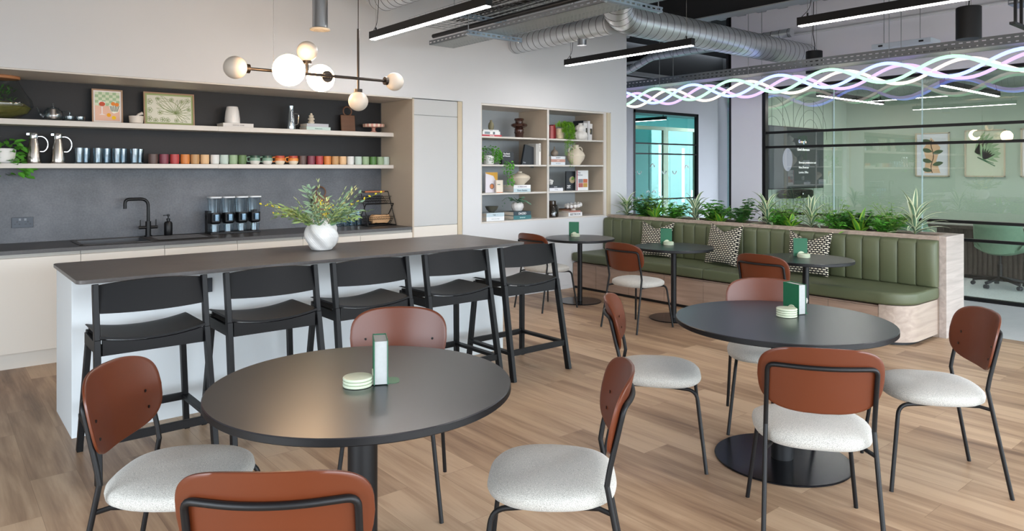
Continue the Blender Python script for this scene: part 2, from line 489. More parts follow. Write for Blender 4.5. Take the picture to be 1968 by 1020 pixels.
def tag(o, label=None, cat=None, group=None, kind=None):
    if label: o['label'] = label
    if cat: o['category'] = cat
    if group: o['group'] = group
    if kind: o['kind'] = kind
    return o


def thing(name, label, cat, loc=(0, 0, 0), rz=0, group=None):
    o = bpy.data.objects.new(name, None); col.objects.link(o)
    o.location = loc; o.rotation_euler = (0, 0, rz); o.empty_display_size = 0.1
    return tag(o, label, cat, group)


def struct(name, mb, m, bevel=0, smooth=False, parent=None, **k):
    return tag(mb.build(name, m, parent, bevel, smooth), kind='structure') if parent is None else mb.build(name, m, parent, bevel, smooth)


def copy_tree(o, parent=None):
    c = o.copy(); col.objects.link(c)
    if parent: c.parent = parent
    for ch in [x for x in bpy.data.objects if x.parent == o]: copy_tree(ch, c)
    return c


def dup(o, loc, rz=0, label=None, group=None):
    c = copy_tree(o); c.location = loc; c.rotation_euler = (0, 0, rz)
    if label: c['label'] = label
    if group: c['group'] = group
    return c


def words3d(name, s, size, m, parent, loc, rot=(R(90), 0, 0), ex=0.0004, align='LEFT', sx=1.0, bold=0.0):
    """lettering as a thin mesh"""
    cu = bpy.data.curves.new(name, 'FONT'); cu.body = s; cu.size = size; cu.extrude = ex; cu.align_x = align; cu.offset = bold
    cu.resolution_u = 3
    tmp = bpy.data.objects.new('tmp_text', cu); col.objects.link(tmp)
    bpy.context.view_layer.update()
    me = bpy.data.meshes.new_from_object(tmp.evaluated_get(bpy.context.evaluated_depsgraph_get()))
    bpy.data.objects.remove(tmp); bpy.data.curves.remove(cu)
    me.name = name; me.materials.clear(); me.materials.append(m)
    o = bpy.data.objects.new(name, me); col.objects.link(o); o.parent = parent
    o.location = loc; o.rotation_euler = rot; o.scale = (sx, 1, 1)
    return o

# ================================================================ the setting
CZ = 3.82           # underside of the metal deck
struct('floor', BOX(-3, 7.55, -4, 9.4, -0.1, 0), M['floor'])
struct('floor_corridor', BOX(7.552, 9.45, -4, 9.4, -0.1, 0), M['pale_floor'])
struct('floor_meeting', BOX(9.452, 13.2, -4, 6.2, -0.1, 0.004), M['carpet'])
struct('trim_1', BOX(9.48, 9.62, -4, 5.66, 0.004, 0.012), M['trimb'])
struct('floor_far', BOX(9.452, 19, 6.2, 13, -0.1, 0.002), M['pale_floor'])
# corrugated deck: ribs run left-right, profile repeats along Y
prof = []
y = -4.0
while y < 9.4:
    prof += [(y, CZ), (y + 0.13, CZ), (y + 0.17, CZ + 0.07), (y + 0.28, CZ + 0.07), (y + 0.33, CZ)]; y += 0.33
dk = MB(); n_ = len(prof)
dk.add([(-3, a, b) for a, b in prof] + [(9.45, a, b) for a, b in prof] + [(-3, prof[-1][0], CZ + .2), (-3, -4, CZ + .2), (9.45, prof[-1][0], CZ + .2), (9.45, -4, CZ + .2)],
       [(i, i + 1, n_ + i + 1, n_ + i) for i in range(n_ - 1)] + [(2 * n_, 2 * n_ + 1, 2 * n_ + 3, 2 * n_ + 2)])
struct('ceiling', dk, M['deck'])
YW = 6.59
wk = MB()
wk.box(-3, 7.53, YW, 7.33, 2.31, CZ)                 # bulkhead over kitchen and bookcase
wk.box(4.725, 4.99, YW, 7.33, 0, 2.31)               # pier between cabinet and bookcase
wk.box(4.99, 7.205, YW, 7.33, 0, 0.90)               # under the bookcase
wk.box(7.205, 7.53, YW, 7.33, 0, 2.31)
wk.box(-3, 4.725, 7.29, 7.33, 0, 2.31)
wk.box(4.99, 7.205, 7.18, 7.33, 0.90, 2.31)
struct('wall_back', wk, M['white'])
struct('baseboard_back', BOX(4.73, 6.40, YW - 0.012, YW - 0.001, 0.0, 0.05), M['white'])
struct('wall_far', MB().box(7.33, 10.95, 9.4, 9.5, 0, 3.38).box(13.1, 14.2, 9.4, 9.5, 0, 3.38).box(10.95, 13.1, 9.4, 9.5, 2.74, 3.38), M['lilac'])
struct('wall_far_side', MB().box(7.4, 7.53, 7.332, 9.398, 0, 3.9), M['lilac'])
struct('wall_far_right', MB().box(13.85, 14.0, 8.6, 9.398, 0, 3.38).box(13.85, 14.0, 8.0, 8.6, 2.74, 3.38), M['lilac'])
struct('door_1', BOX(13.9, 13.94, 8.02, 8.58, 0, 2.72), M['tealwall'])
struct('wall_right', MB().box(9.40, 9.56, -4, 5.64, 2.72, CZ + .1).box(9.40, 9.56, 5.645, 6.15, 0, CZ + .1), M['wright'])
struct('ceiling_far', BOX(7.53, 14.2, 6.2, 9.4, CZ + 0.25, CZ + 0.35), M['black_paint'])
struct('wall_void', MB().box(7.33, 14.2, 9.51, 9.56, 2.9, CZ + .35).box(14.2, 14.25, 6.2, 9.56, 0, CZ + .35).box(9.45, 14.2, 6.14, 6.19, 2.9, CZ + .35).box(7.4, 7.53, 7.34, 9.5, 3.9, CZ + .35), M['black_paint'])
struct('trim_2', BOX(9.402, 14.2, 6.20, 6.24, 3.0, CZ + .25), M['black_paint'])
# soffits and beams in the dark void
def beam(name, label, m1, a, flange=None):
    t = thing(name, label, 'beam')
    x0, x1, y0, y1, z0, z1 = a
    MB().box(*a).build('web', m1, t)
    if flange:
        MB().box(x0 - (.05 if x1 - x0 < y1 - y0 else 0), x1 + (.05 if x1 - x0 < y1 - y0 else 0), y0 - (.05 if x1 - x0 > y1 - y0 else 0), y1 + (.05 if x1 - x0 > y1 - y0 else 0), z0 - .012, z0, 0).build('flange', flange, t)
    return t
beam('steel_beam', 'long black steel beam under the metal deck, running towards the camera above the big duct', M['black_paint'], (7.44, 7.56, -3.9, 6.55, 3.41, 3.74), M['deck'])
beam('ceiling_beam', 'black beam with grey lower flange in the dark void above the corridor, nearest the duct', M['black_paint'], (10.2, 10.3, 6.3, 9.3, 3.55, 3.8), M['deck'])
beam('ceiling_beam', 'pale cross beam at the back of the dark void over the grey window wall', M['deck'], (7.6, 13.8, 9.2, 9.3, 3.39, 3.46))
# outer envelope behind the camera, with glazing openings
wf = MB().box(-3.1, 9.4, -4.1, -4, 0, 0.15).box(-3.1, 9.4, -4.1, -4, 2.55, CZ + .2).box(-3.1, -2.3, -4.1, -4, .15, 2.55).box(8.3, 9.4, -4.1, -4, .15, 2.55)
struct('wall_front', wf, M['white'])
wl = MB().box(-3.1, -3, -4, 7.33, 0, 0.15).box(-3.1, -3, -4, 7.33, 2.25, CZ + .2).box(-3.1, -3, -4, -.6, .15, 2.25).box(-3.1, -3, 3.0, 7.33, .15, 2.25)
struct('wall_left', wl, M['white'])
wfr = MB()
for i in range(7): wfr.box(-2.3 + i * 1.76 - .03, -2.3 + i * 1.76 + .03, -4.08, -4.02, .15, 2.55)
wfr.box(-2.3, 8.3, -4.08, -4.02, .15, .21).box(-2.3, 8.3, -4.08, -4.02, 2.49, 2.55)
struct('window_1', wfr, M['blackmatt'])
wfl = MB()
for i in range(3): wfl.box(-3.08, -3.02, -.6 + i * 1.8 - .03, -.6 + i * 1.8 + .03, .15, 2.25)
wfl.box(-3.08, -3.02, -.6, 3.0, .15, .21).box(-3.08, -3.02, -.6, 3.0, 2.19, 2.25)
struct('window_2', wfl, M['blackmatt'])

# ---- glazed partition of the meeting room (plane X = 9.45)
w3 = tag(thing('window_3', None, None), kind='structure')
fr = MB()
fr.box(9.41, 9.49, 5.59, 5.64, 0, 2.72).box(9.42, 9.48, -4, 5.6, 2.68, 2.718).box(9.41, 9.49, -4, 5.6, 0, 0.04)
fr.build('frame', M['black'], w3)
for z in (2.065, 1.855, 0.915, 0.705):
    BOX(9.425, 9.475, -3.9, 5.59, z - .017, z + .017).build('glazing_bar', M['black'], w3)
ys = [5.588, 4.60, 3.50, 2.40, 1.30, 0.20, -0.9, -2.0, -3.1, -3.9]
for a, b in zip(ys, ys[1:]):
    MB().add([(9.45, b + .004, .04), (9.45, a - .004, .04), (9.45, a - .004, 2.68), (9.45, b + .004, 2.68)], [(0, 1, 2, 3)]).build('pane', M['pane'], w3)
for a in ys[1:-1]:
    BOX(9.443, 9.457, a - .006, a + .006, .04, 2.68).build('joint', paint('#b9d2d2', 0.2), w3)
# door post beside the column
struct('door_2', MB().box(9.40, 9.44, 6.155, 6.187, 0, 3.0), M['black'])
struct('door_3', MB().box(9.41, 9.42, 6.188, 6.225, 0, 2.9), M['cgreen'])

# ---- far glazing with a teal room behind (plane Y = 9.4)
w4 = tag(thing('window_4', None, None), kind='structure')
MB().box(10.95, 11.0, 9.39, 9.45, 0, 2.74).box(13.03, 13.1, 9.39, 9.45, 0, 2.74).box(10.95, 13.1, 9.39, 9.45, 2.68, 2.74).build('frame', M['black'], w4)
for z in (2.065, 1.855, 0.915): BOX(11.0, 13.03, 9.39, 9.45, z - .014, z + .014).build('glazing_bar', M['black'], w4)
BOX(11.0, 12.0, 9.416, 9.424, 0, 2.68).build('pane', M['cgreen'], w4); BOX(12.01, 13.03, 9.416, 9.424, 0, 2.68).build('pane', M['cgreen'], w4)


def arc(x, z, r, up, y=9.408):
    pts = [(x + r * math.cos(a), y, z + (r * math.sin(a) if up else -r * math.sin(a))) for a in [PI * i / 10 for i in range(11)]]
    return MB().tube(pts, .011, 6)
for k, (px, pz, up) in enumerate([(11.13, 1.50, 0), (11.55, 1.58, 1), (11.93, 1.50, 0), (12.28, 1.50, 0), (12.70, 1.56, 1), (11.13, .98, 0), (11.4, 1.05, 1), (11.6, 1.05, 1), (11.82, .98, 0), (11.95, .80, 1), (12.3, .80, 1)]):
    arc(px, pz, .062 if k < 5 else .045, up).build('decal', paint('#e8f1f0', .6), w4)
rm = MB().box(9.6, 19, 12.6, 12.7, 0, 3.0).box(18.9, 19, 9.6, 12.6, 0, 3).box(9.6, 9.7, 9.6, 12.6, 0, 3)
struct('wall_teal_room', rm, M['tealwall'])
struct('ceiling_teal_room', BOX(9.6, 19, 9.52, 12.7, 3.0, 3.1), paint('#6d8584', .8))
t = thing('door_frame', 'pale oak glazed door frame standing inside the teal room behind the far window', 'door frame', (13.45, 10.6, 0))
MB().box(-1.22, -1.14, -.03, .03, 0, 2.45).box(-.07, .11, -.03, .03, 0, 2.45).box(1.14, 1.22, -.03, .03, 0, 2.45).box(-1.22, 1.22, -.03, .03, 2.45, 2.53).build('jamb', M['trimb'], t)
MB().box(-1.14, -.07, -.003, .003, 0, 2.45).box(.11, 1.14, -.003, .003, 0, 2.45).build('leaf', M['cgreen'], t)
for nm, x, z0, z1, lb in (('light_tube', 14.7, .71, 2.06, 'bright white vertical light tube in the teal room, behind the middle of the far window'),
                          ('light_tube', 15.1, .5, 1.0, 'short white vertical light tube low in the teal room, right of the tall one')):
    t = thing(nm, lb, 'light', (x, 11.0, z0), group='vertical light tubes in the teal room')
    MB().cyl((0, 0, 0), (0, 0, z1 - z0), .035, 12).build('diffuser', emis('tube_glow', (1, 1, 1), 5), t)
    MB().cyl((0, .04, -z0), (0, .04, z1 - z0 + .02), .012, 8).build('pole', M['steel'], t)
t = thing('cabinet', 'tall grey panelled cabinet against the back wall of the teal room', 'cabinet', (16.0, 12.3, 0))
BOX(-2.2, 2.2, -.2, .25, 0, 2.2).build('body', M['greyblue'], t)
for i in range(5): BOX(-2.18 + i * .876, -1.33 + i * .876, -.225, -.202, .05, 2.15).build('door', M['greyblue'], t)
BOX(-.95, -.83, -.26, -.23, .0, 2.2).build('light_strip', emis('pale_teal_strip', (.75, 1, 1), 1.6), t)

# ---- the meeting room behind the glass
struct('wall_meeting_side', BOX(9.565, 13.0, 6.0, 6.1, 0, 2.9), M['sagelight'])
struct('wall_meeting_back', BOX(12.8, 12.9, -4, 6.0, 0, 2.9), M['sage'])
struct('ceiling_meeting', BOX(9.57, 12.8, -4, 6.0, 2.75, 2.85), paint('#8f9c97', .9))
t = tag(thing('trim_3', None, None), kind='structure')
gro = MB()
for i in range(24): gro.box(9.95 + i * .11, 9.955 + i * .11, 5.994, 5.9995, 0, 1.05 if i % 3 else 2.7)
gro.build('groove', paint('#6d7b6c', .8), t)
for cx in (10.3, 11.5):
    for r in (.28, .42, .56):
        MB().tube([(cx + r * math.cos(a), 5.997, 2.05 + r * 1.15 * math.sin(a)) for a in [PI * i / 16 for i in range(17)]], .004, 4).build('arch_groove', paint('#6d7b6c', .8), t)

# television on the side wall
tv = thing('television', 'large wall-mounted television with a dark screen, seen through the meeting room glass', 'television', (10.95, 5.93, 1.72))
BOX(-.87, .87, 0, .05, -.50, .50).build('casing', M['blackmatt'], tv, .006)
scr = BOX(-.855, .855, -.004, -.0005, -.48, .485).build('display', emis('screen_glow', (.16, .20, .21), .22, '#11171a'), tv)
MB().lathe([(0.0001, 0), (.16, 0)], seg=40, caps=False).xf(lambda v: (v.x * .95 - .32, -.006, v.y * 1.15 - .03)).build('round_badge', emis('badge_glow', (.62, .66, .80), .55, '#000000'), tv)
xg = .02
for ch, c, wd in (('G', (.2, .4, 1), .062), ('o', (1, .25, .2), .046), ('o', (1, .8, .1), .046), ('g', (.2, .4, 1), .046), ('l', (.2, .8, .3), .02), ('e', (1, .25, .2), .046)):
    words3d('letter', ch, .075, emis('logo_' + ch, c, .9), tv, (xg, -.006, .245)); xg += wd
words3d('lettering', 'Good afternoon', .06, emis('screen_text', (.95, .95, .95), .8), tv, (-.02, -.006, .12))
for k, (s_, z) in enumerate((('Showcase presentation tool', -.09), ('Nova Showcase', -.17), ('London, Office', -.25))):
    words3d('lettering', s_, .05, emis('screen_text_dim', (.8, .85, .85), .5), tv, (.03, -.006, z))
vb = thing('video_bar', 'dark video conferencing bar mounted just below the television', 'video bar', (10.85, 5.90, 1.14))
MB().prism(sell(.46, .07, 40, 5), -.05, .05, fn=lambda x, y, z: (x, z, y)).build('body', M['blackmatt'], vb)
MB().cyl((.1, -.065, 0), (.1, -.04, 0), .045, 20).build('lens', M['black'], vb)
MB().cyl((.1, -.069, .0), (.1, -.065, .0), .012, 12).build('status_light', paint('#dfe6e6', .3), vb)

# meeting table
t = thing('meeting_table', 'long dark meeting table with a brown slatted base behind the glass partition', 'table', (11.75, 2.7, 0))
BOX(-.55, .55, -2.2, 1.9, .70, .745).build('tabletop', M['brownslat'], t, .004)
BOX(-.56, .56, -2.21, 1.91, .747, .757).build('top_inlay', paint('#8d8d88', .5), t)
b = BOX(-.38, .38, -1.5, 1.3, .05, .70).build('base', M['brownslat'], t)
sl = MB()
for i in range(46): sl.box(-.40, -.385, -1.48 + i * .06, -1.445 + i * .06, .06, .69)
for i in range(12): sl.box(-.37 + i * .063, -.335 + i * .063, 1.303, 1.318, .06, .69)
sl.build('slat', M['brownslat'], t)['kind'] = 'stuff'
BOX(-.42, .42, -1.54, 1.34, .005, .05).build('plinth', M['black'], t)


def swivel_chair():
    t = thing('swivel_chair', '', 'chair')
    # bucket shell facing +X
    rings = []
    for i in range(15):
        s_ = i / 14
        # path from front lip of the seat back and up
        if s_ < .5:
            q = s_ / .5; cx, cz, hw, lift = .25 - .42 * q, .46 - .03 * math.sin(q * PI) , .24 + .03 * q, .02 + .10 * q
        else:
            q = (s_ - .5) / .5; cx, cz, hw, lift = -.17 - .10 * q, .46 + .37 * q, .27 - .02 * q, .12 * (1 - q)
        rings.append([(cx + (.16 * (abs(u) ** 2.2) * (0 if s_ < .5 else 1) * (1 - .3 * q)), hw * u, cz + lift * abs(u) ** 2.5) for u in [k / 8 - 1 for k in range(17)]])
    mb = MB(); vs = [v for r in rings for v in r]
    mb.add(vs, [(i * 17 + k, i * 17 + k + 1, (i + 1) * 17 + k + 1, (i + 1) * 17 + k) for i in range(14) for k in range(16)])
    o = mb.build('shell', M['greenchair'], t); so = o.modifiers.new('thick', 'SOLIDIFY'); so.thickness = .045; so.offset = 0
    MB().cyl((0, 0, .08), (0, 0, .30), .028, 14).cyl((0, 0, .30), (0, 0, .42), .018, 12).build('column', M['blackmatt'], t)
    for k in range(5):
        a = 2 * PI * k / 5 + .3; c, s_ = math.cos(a), math.sin(a)
        lg = MB().bar((0, 0, .13), (.30 * c, .30 * s_, .075), .035, .03, ref=(-s_, c, 0)).build('leg', M['blackmatt'], t)
        cs = MB().cyl((.30 * c - .025 * s_, .30 * s_ + .025 * c, .03), (.30 * c + .025 * s_, .30 * s_ - .025 * c, .03), .026, 12).cyl((.30 * c, .30 * s_, .03), (.30 * c, .30 * s_, .075), .008, 8).build('castor', M['blackmatt'], lg)
    return t
sc0 = swivel_chair(); sc0.location = (10.75, 3.05, .006); sc0.rotation_euler = (0, 0, .1)
sc0['label'] = 'sage green swivel chair at the slatted table, whole backrest visible right of the planter end'; sc0['group'] = 'swivel chairs in the meeting room'
dup(sc0, (10.85, 2.02, .006), .5, 'sage green swivel chair cut by the right edge of the photo, mostly castors showing')
dup(sc0, (10.8, 4.15, .006), 0, 'sage green swivel chair mostly hidden by the tallest striped plant, a curved edge showing')


def art(loc, w_, h_, label, motif):
    t = thing('framed_print', label, 'picture', loc, group='framed prints on the green meeting room wall')
    # faces -X
    f = MB(); d = .018
    f.box(-.03, 0, -w_ / 2, -w_ / 2 + d, -h_ / 2, h_ / 2).box(-.03, 0, w_ / 2 - d, w_ / 2, -h_ / 2, h_ / 2).box(-.03, 0, -w_ / 2, w_ / 2, -h_ / 2, -h_ / 2 + d).box(-.03, 0, -w_ / 2, w_ / 2, h_ / 2 - d, h_ / 2)
    f.build('frame', M['trimb'], t)
    motif(t, w_, h_)
    return t


def flatpoly(pts, x, axis='x'):
    mb = MB(); mb.add([(x, a, b) for a, b in pts], [tuple(range(len(pts)))]); return mb


def leafpts(y, z, a, L, W):
    o = []
    for i in range(13):
        s_ = i / 12; o.append((s_ * L, W * math.sin(PI * s_) ** .8))
    o = o + [(p, -q) for p, q in reversed(o[1:-1])]
    return [(y + p * math.cos(a) - q * math.sin(a), z + p * math.sin(a) + q * math.cos(a)) for p, q in o]


def motif_stem(t, w_, h_):
    BOX(-.008, -.001, -w_ / 2 + .02, w_ / 2 - .02, -h_ / 2 + .02, h_ / 2 - .02).build('sheet', paint('#d9dbe0', .8), t)
    flatpoly([(-.12, -.30), (.12, -.30), (.10, -.05), (.14, .1), (.02, .28), (-.12, .12), (-.06, -.1)], -.010).build('ground', paint('#dcb794', .8), t)
    MB().tube([(-.012, .02 * math.sin(i), -.30 + i * .06) for i in range(10)], .006, 6).build('stem', paint('#5a4632', .8), t)
    for z, sgn in ((-.27, 1), (-.12, 1), (-.17, -1), (.05, 1), (.2, 1), (.02, -1)):
        flatpoly(leafpts(0, z, 0.25 if sgn < 0 else PI - .25, .17, .035), -.0125 - abs(z) * .001).xf(lambda v: (v.x, -v.y, v.z)).build('leaf', paint('#55664c', .8), t)


def motif_palm(t, w_, h_):
    BOX(-.008, -.001, -w_ / 2 + .02, w_ / 2 - .02, -h_ / 2 + .02, h_ / 2 - .02).build('sheet', paint('#c5cbb3', .8), t)
    m = MB()
    for i in range(9): m.add([(-.012, b, c) for b, c in leafpts(.14, .02, PI - 1.15 + i * .2, .36, .030)], [tuple(range(24))])
    m.build('palm_fan', paint('#86a277', .8), t)
    m = MB()
    for i in range(7): m.add([(-.013, b, c) for b, c in leafpts(.02, -.10, 3.0 - PI + 2.9 - i * .22 + .0, .26, .026)], [tuple(range(24))])
    m.build('lower_fan', paint('#8dab80', .8), t)
    MB().bar((-.014, .10, -.06), (-.014, -.14, -.2), .002, .014).bar((-.014, .10, -.06), (-.014, -.12, -.16), .002, .01).build('stem', paint('#2e6b3f', .8), t)


def motif_dark(t, w_, h_):
    BOX(-.008, -.001, -w_ / 2 + .02, w_ / 2 - .02, -h_ / 2 + .02, h_ / 2 - .02).build('sheet', paint('#d9d4cf', .8), t)
    BOX(-.011, -.009, -w_ / 2 + .05, w_ / 2 - .05, -.05, h_ / 2 - .05).build('upper_field', paint('#2c3038', .8), t)
    BOX(-.011, -.009, -w_ / 2 + .05, w_ / 2 - .05, -h_ / 2 + .05, -.055).build('lower_field', paint('#b06a70', .8), t)


art((12.79, 4.58, 1.775), .51, .72, 'framed print of a dark-leaved stem on peach and white, in the meeting room', motif_stem)
art((12.79, 3.83, 1.785), .55, .74, 'framed print of green palm fans on pale ground, in the meeting room', motif_palm)
art((12.79, 3.08, 1.785), .55, .74, 'framed dark and pink print cut off by the right edge of the photo', motif_dark)

# neon moon and small sign reflect in the glass from the room; linear lamps inside the meeting room


def linear_light(label, loc, L, axis, group, cable=CZ, w_=.06, h_=.075, glow='ledwhite'):
    t = thing('linear_pendant', label, 'light', loc, group=group)
    def mp(v): return (v.y, v.x, v.z) if axis == 'y' else (v.x, v.y, v.z)
    def mk(mb): mb.xf(mp); return mb
    h = MB().box(-L / 2, L / 2, -w_ / 2, w_ / 2, .006, h_)
    mk(h).build('housing', M['blackmatt'], t)
    mk(MB().box(-L / 2 + .012, L / 2 - .012, -w_ / 2 + .006, w_ / 2 - .006, 0, .0055)).build('diffuser', M[glow], t)
    for sg in (-1, 1):
        mk(MB().cyl((sg * (L / 2 - .08), 0, h_), (sg * (L / 2 - .08), 0, cable - loc[2]), .0018, 5)).build('suspension_wire', M['steel'], t)
        mk(MB().cyl((sg * (L / 2 - .08), 0, h_), (sg * (L / 2 - .08), 0, h_ + .03), .008, 8)).build('gripper', M['black'], t)
    c = fillet([(L / 2 - .02, 0, h_), (L / 2 - .10, 0, h_ + .06), (L / 2 - .13, 0, h_ + .25), (L / 2 - .14, 0, cable - loc[2])], .08)
    mk(MB().tube(c, .003, 5)).build('flex', M['black'], t)
    return t


for a in [('black linear pendant over the island, bright underside pointing to the upper left', (3.24, 5.08, 2.75)),
          ('black linear pendant hanging in front of the big duct, centre of the ceiling', (5.82, 5.135, 2.75)),
          ('black linear pendant at the upper right, near the black cylinder downlight', (5.74, 2.2, 2.75))]:
    linear_light(a[0], a[1], 1.8, 'y', 'linear pendants over the cafe')
for x, yb, lb in ((.7, -.9, 'black linear pendant almost above the viewer'), (3.24, 1.2, 'black linear pendant above the large round tables, out of frame'), (3.24, -1.6, 'black linear pendant behind the viewer towards the windows'), (5.74, -1.2, 'black linear pendant behind the viewer on the bench side')):
    linear_light(lb, (x, yb, 2.75), 1.8, 'y', 'linear pendants over the cafe')
for yy, lb in ((5.0, 'linear pendant behind the glass, on the left side of the meeting room ceiling'), (3.4, 'linear pendant behind the glass, on the right side of the meeting room ceiling')):
    linear_light(lb, (10.85, yy, 2.58), 2.1, 'x', 'linear pendants in the meeting room', 2.75)
linear_light('linear pendant with pink tinged light inside the teal room', (12.3, 10.45, 2.6), 1.6, 'y', 'linear pendant in the teal room', 3.0, glow='leddim')

# ================================================================ kitchen wall
KZ = .885
seams = [-3 + .04, -2.73, -2.115, -1.5, -.885, -.27, .347, .965, 1.587, 2.202, 2.826, 3.441, 4.06]
names_ = {.347: 'leftmost base cabinet in view, full-height cream door left of the island', .965: 'cream base cabinet under the sink bowl', 1.587: 'cream base cabinet under the draining board',
          2.202: 'cream base cabinet below the cereal dispenser', 2.826: 'cream base cabinet behind the flower vase', 3.441: 'cream base cabinet below the wire rack, rightmost of the run'}
for a, b in zip(seams[5:], seams[6:]):
    lb = names_.get(a, 'cream base cabinet at the far left, cut by the edge of the photo')
    t = thing('base_cabinet', lb, 'cabinet', ((a + b) / 2, YW, 0), group='base cabinets along the kitchen wall')
    h = (b - a) / 2 - .0015
    if a == .965 :
        BOX(-h, h, .03, .07, .13, KZ - .0).box(-h, h, .66, .68, .13, KZ).box(-h, -h + .02, .07, .66, .13, KZ).box(h - .02, h, .07, .66, .13, KZ).build('body', M['cab'], t)
    else:
        BOX(-h, h, .03, .68, .13, KZ - (.12 if a in (1.587,) else 0)).build('body', M['cab'], t)
    BOX(-h, h, .0, .02, .13, KZ - .03).build('door', M['cab'], t, .0015)
    BOX(-h, h, .012, .03, KZ - .028, KZ - .002).build('finger_rail', paint('#a7a49c', .4), t)
    BOX(-h, h, .07, .085, .0, .128).build('plinth', M['cab'], t)

wt = thing('worktop', 'long dark stone worktop on the cream kitchen cabinets', 'worktop')
MB().box(-.27, 1.0, YW - .01, 7.275, KZ, .915).box(1.51, 4.055, YW - .01, 7.275, KZ, .915).box(1.0, 1.51, YW - .01, 6.72, KZ, .915).box(1.0, 1.51, 7.14, 7.275, KZ, .915).build('slab', M['worktop'], wt)
sk = thing('kitchen_sink', 'dark inset sink bowl with draining board in the worktop', 'sink', (0, 0, 0))
MB().box(1.004, 1.506, 6.724, 7.136, .72, .73).box(1.004, 1.012, 6.724, 7.136, .73, .915).box(1.498, 1.506, 6.724, 7.136, .73, .915).box(1.012, 1.498, 6.724, 6.732, .73, .915).box(1.012, 1.498, 7.128, 7.136, .73, .915).build('bowl', paint('#4a4c50', .35), sk)
MB().box(.97, 1.0, 6.68, 7.18, .9155, .921).box(1.51, 2.05, 6.68, 7.18, .9155, .921).box(.97, 2.05, 6.68, 6.72, .9155, .921).box(.97, 2.05, 7.14, 7.18, .9155, .921).build('rim', M['worktop'], sk, .002)
rb = MB()
for i in range(6): rb.box(1.58, 2.0, 6.76 + i * .06, 6.775 + i * .06, .921, .924)
rb.build('drain_ridge', M['worktop'], sk)
MB().cyl((1.25, 6.93, .7305), (1.25, 6.93, .733), .04).build('drain', M['steel'], sk)

struct('wall_back_splash', BOX(-3, 4.055, 7.272, 7.289, .915, 1.565), M['splash'])
struct('wall_back_upper', BOX(-3, 4.055, 7.272, 7.289, 1.566, 2.309), M['splashdark'])
struct('trim_4', BOX(-3, 4.055, YW, 7.27, 2.296, 2.309), M['shelf'])
for z0, z1, nm, lb in ((1.900, 1.945, 'wall_shelf', 'upper long stone-coloured wall shelf holding pictures, vases and books'), (1.545, 1.585, 'wall_shelf', 'lower long stone-coloured wall shelf holding the row of mugs and glasses')):
    t = thing(nm, lb, 'shelf', (0, 0, 0))
    BOX(-2.9, 2.15, 6.98, 7.27, z0, z1).box(2.151, 4.056, 6.98, 7.27, z0, z1).build('board', M['shelf'], t, .0015)

# tall cabinet right of the niche
t = thing('tall_cabinet', 'tall pale grey kitchen cabinet between the shelves niche and the white wall', 'cabinet', (4.06, YW, 0))
BOX(0, .02, -.0, .68, .13, 2.305).build('side_panel', M['beige'], t)
BOX(.02, .60, .03, .68, .13, 2.305).build('body', M['cabgrey'], t)
BOX(.023, .597, .006, .028, .918, 2.125).build('door', M['cabgrey'], t, .0015)
BOX(.023, .597, .006, .028, 2.13, 2.30).build('upper_door', M['cabgrey'], t, .0015)
BOX(.023, .597, .006, .028, .13, .912).build('lower_door', M['cab'], t, .0015)
BOX(.60, .66, .0, .5, .0, 2.305).build('filler_strip', M['trimb'], t, .001)
BOX(0, .60, .07, .085, 0, .128).build('plinth', M['cab'], t)

# double socket
def socket(name, label, w_, h_, loc, rz=0, two=True):
    t = thing(name, label, 'socket', loc, rz)
    BOX(-w_ / 2, w_ / 2, -.008, 0, -h_ / 2, h_ / 2).build('plate', paint('#33373d', .35, .4), t, .0015)
    for sx in ((-.25, .25) if two else (0,)):
        MB().box(sx * w_ - .022, sx * w_ - .010, -.0095, -.008, -.016, -.010).box(sx * w_ + .010, sx * w_ + .022, -.0095, -.008, -.016, -.010).box(sx * w_ - .003, sx * w_ + .003, -.0095, -.008, .000, .013).build('pin_hole', M['black'], t)
        kx = sx * w_ * .5
        MB().box(kx - .008, kx + .008, -.013, -.008, .016, .034).build('switch', paint('#6a6f75', .3), t)
    return t
socket('wall_socket', 'dark double socket on the concrete splashback near the left edge', .152, .088, (.638, 7.271, 1.086))

# ---- tap and soap
t = thing('tap', 'tall square-necked black kitchen tap behind the sink', 'tap', (1.575, 7.12, .921))
MB().cyl((0, 0, 0), (0, 0, .012), .032).cyl((0, 0, .012), (0, 0, .14), .024).build('body', M['black'], t)
MB().tube(fillet([(0, 0, .14), (0, 0, .345), (-.19, 0, .345), (-.19, 0, .26)], .07, 8), .014, 14).build('spout', M['black'], t)
for sg in (-1, 1):
    lv = MB().cyl((sg * .02, 0, .085), (sg * .078, 0, .085), .014).build('valve', M['black'], t)
    MB().cyl((sg * .065, 0, .09), (sg * .065, 0, .155), .005, 10).build('lever', M['black'], lv)
t = thing('soap_dispenser', 'small black soap dispenser right of the tap', 'soap dispenser', (1.745, 7.12, .9245))
MB().lathe([(.034, 0), (.036, .004), (.036, .11), (.028, .125), (.014, .13), (.014, .14)]).build('bottle', M['black'], t)
MB().lathe([(.016, .14), (.016, .155), (.006, .157), (.006, .175), (.012, .177), (.012, .192), (.004, .194)]).bar((0, 0, .186), (-.045, 0, .183), .008, .008, ref=(0, 1, 0)).build('pump', M['black'], t)

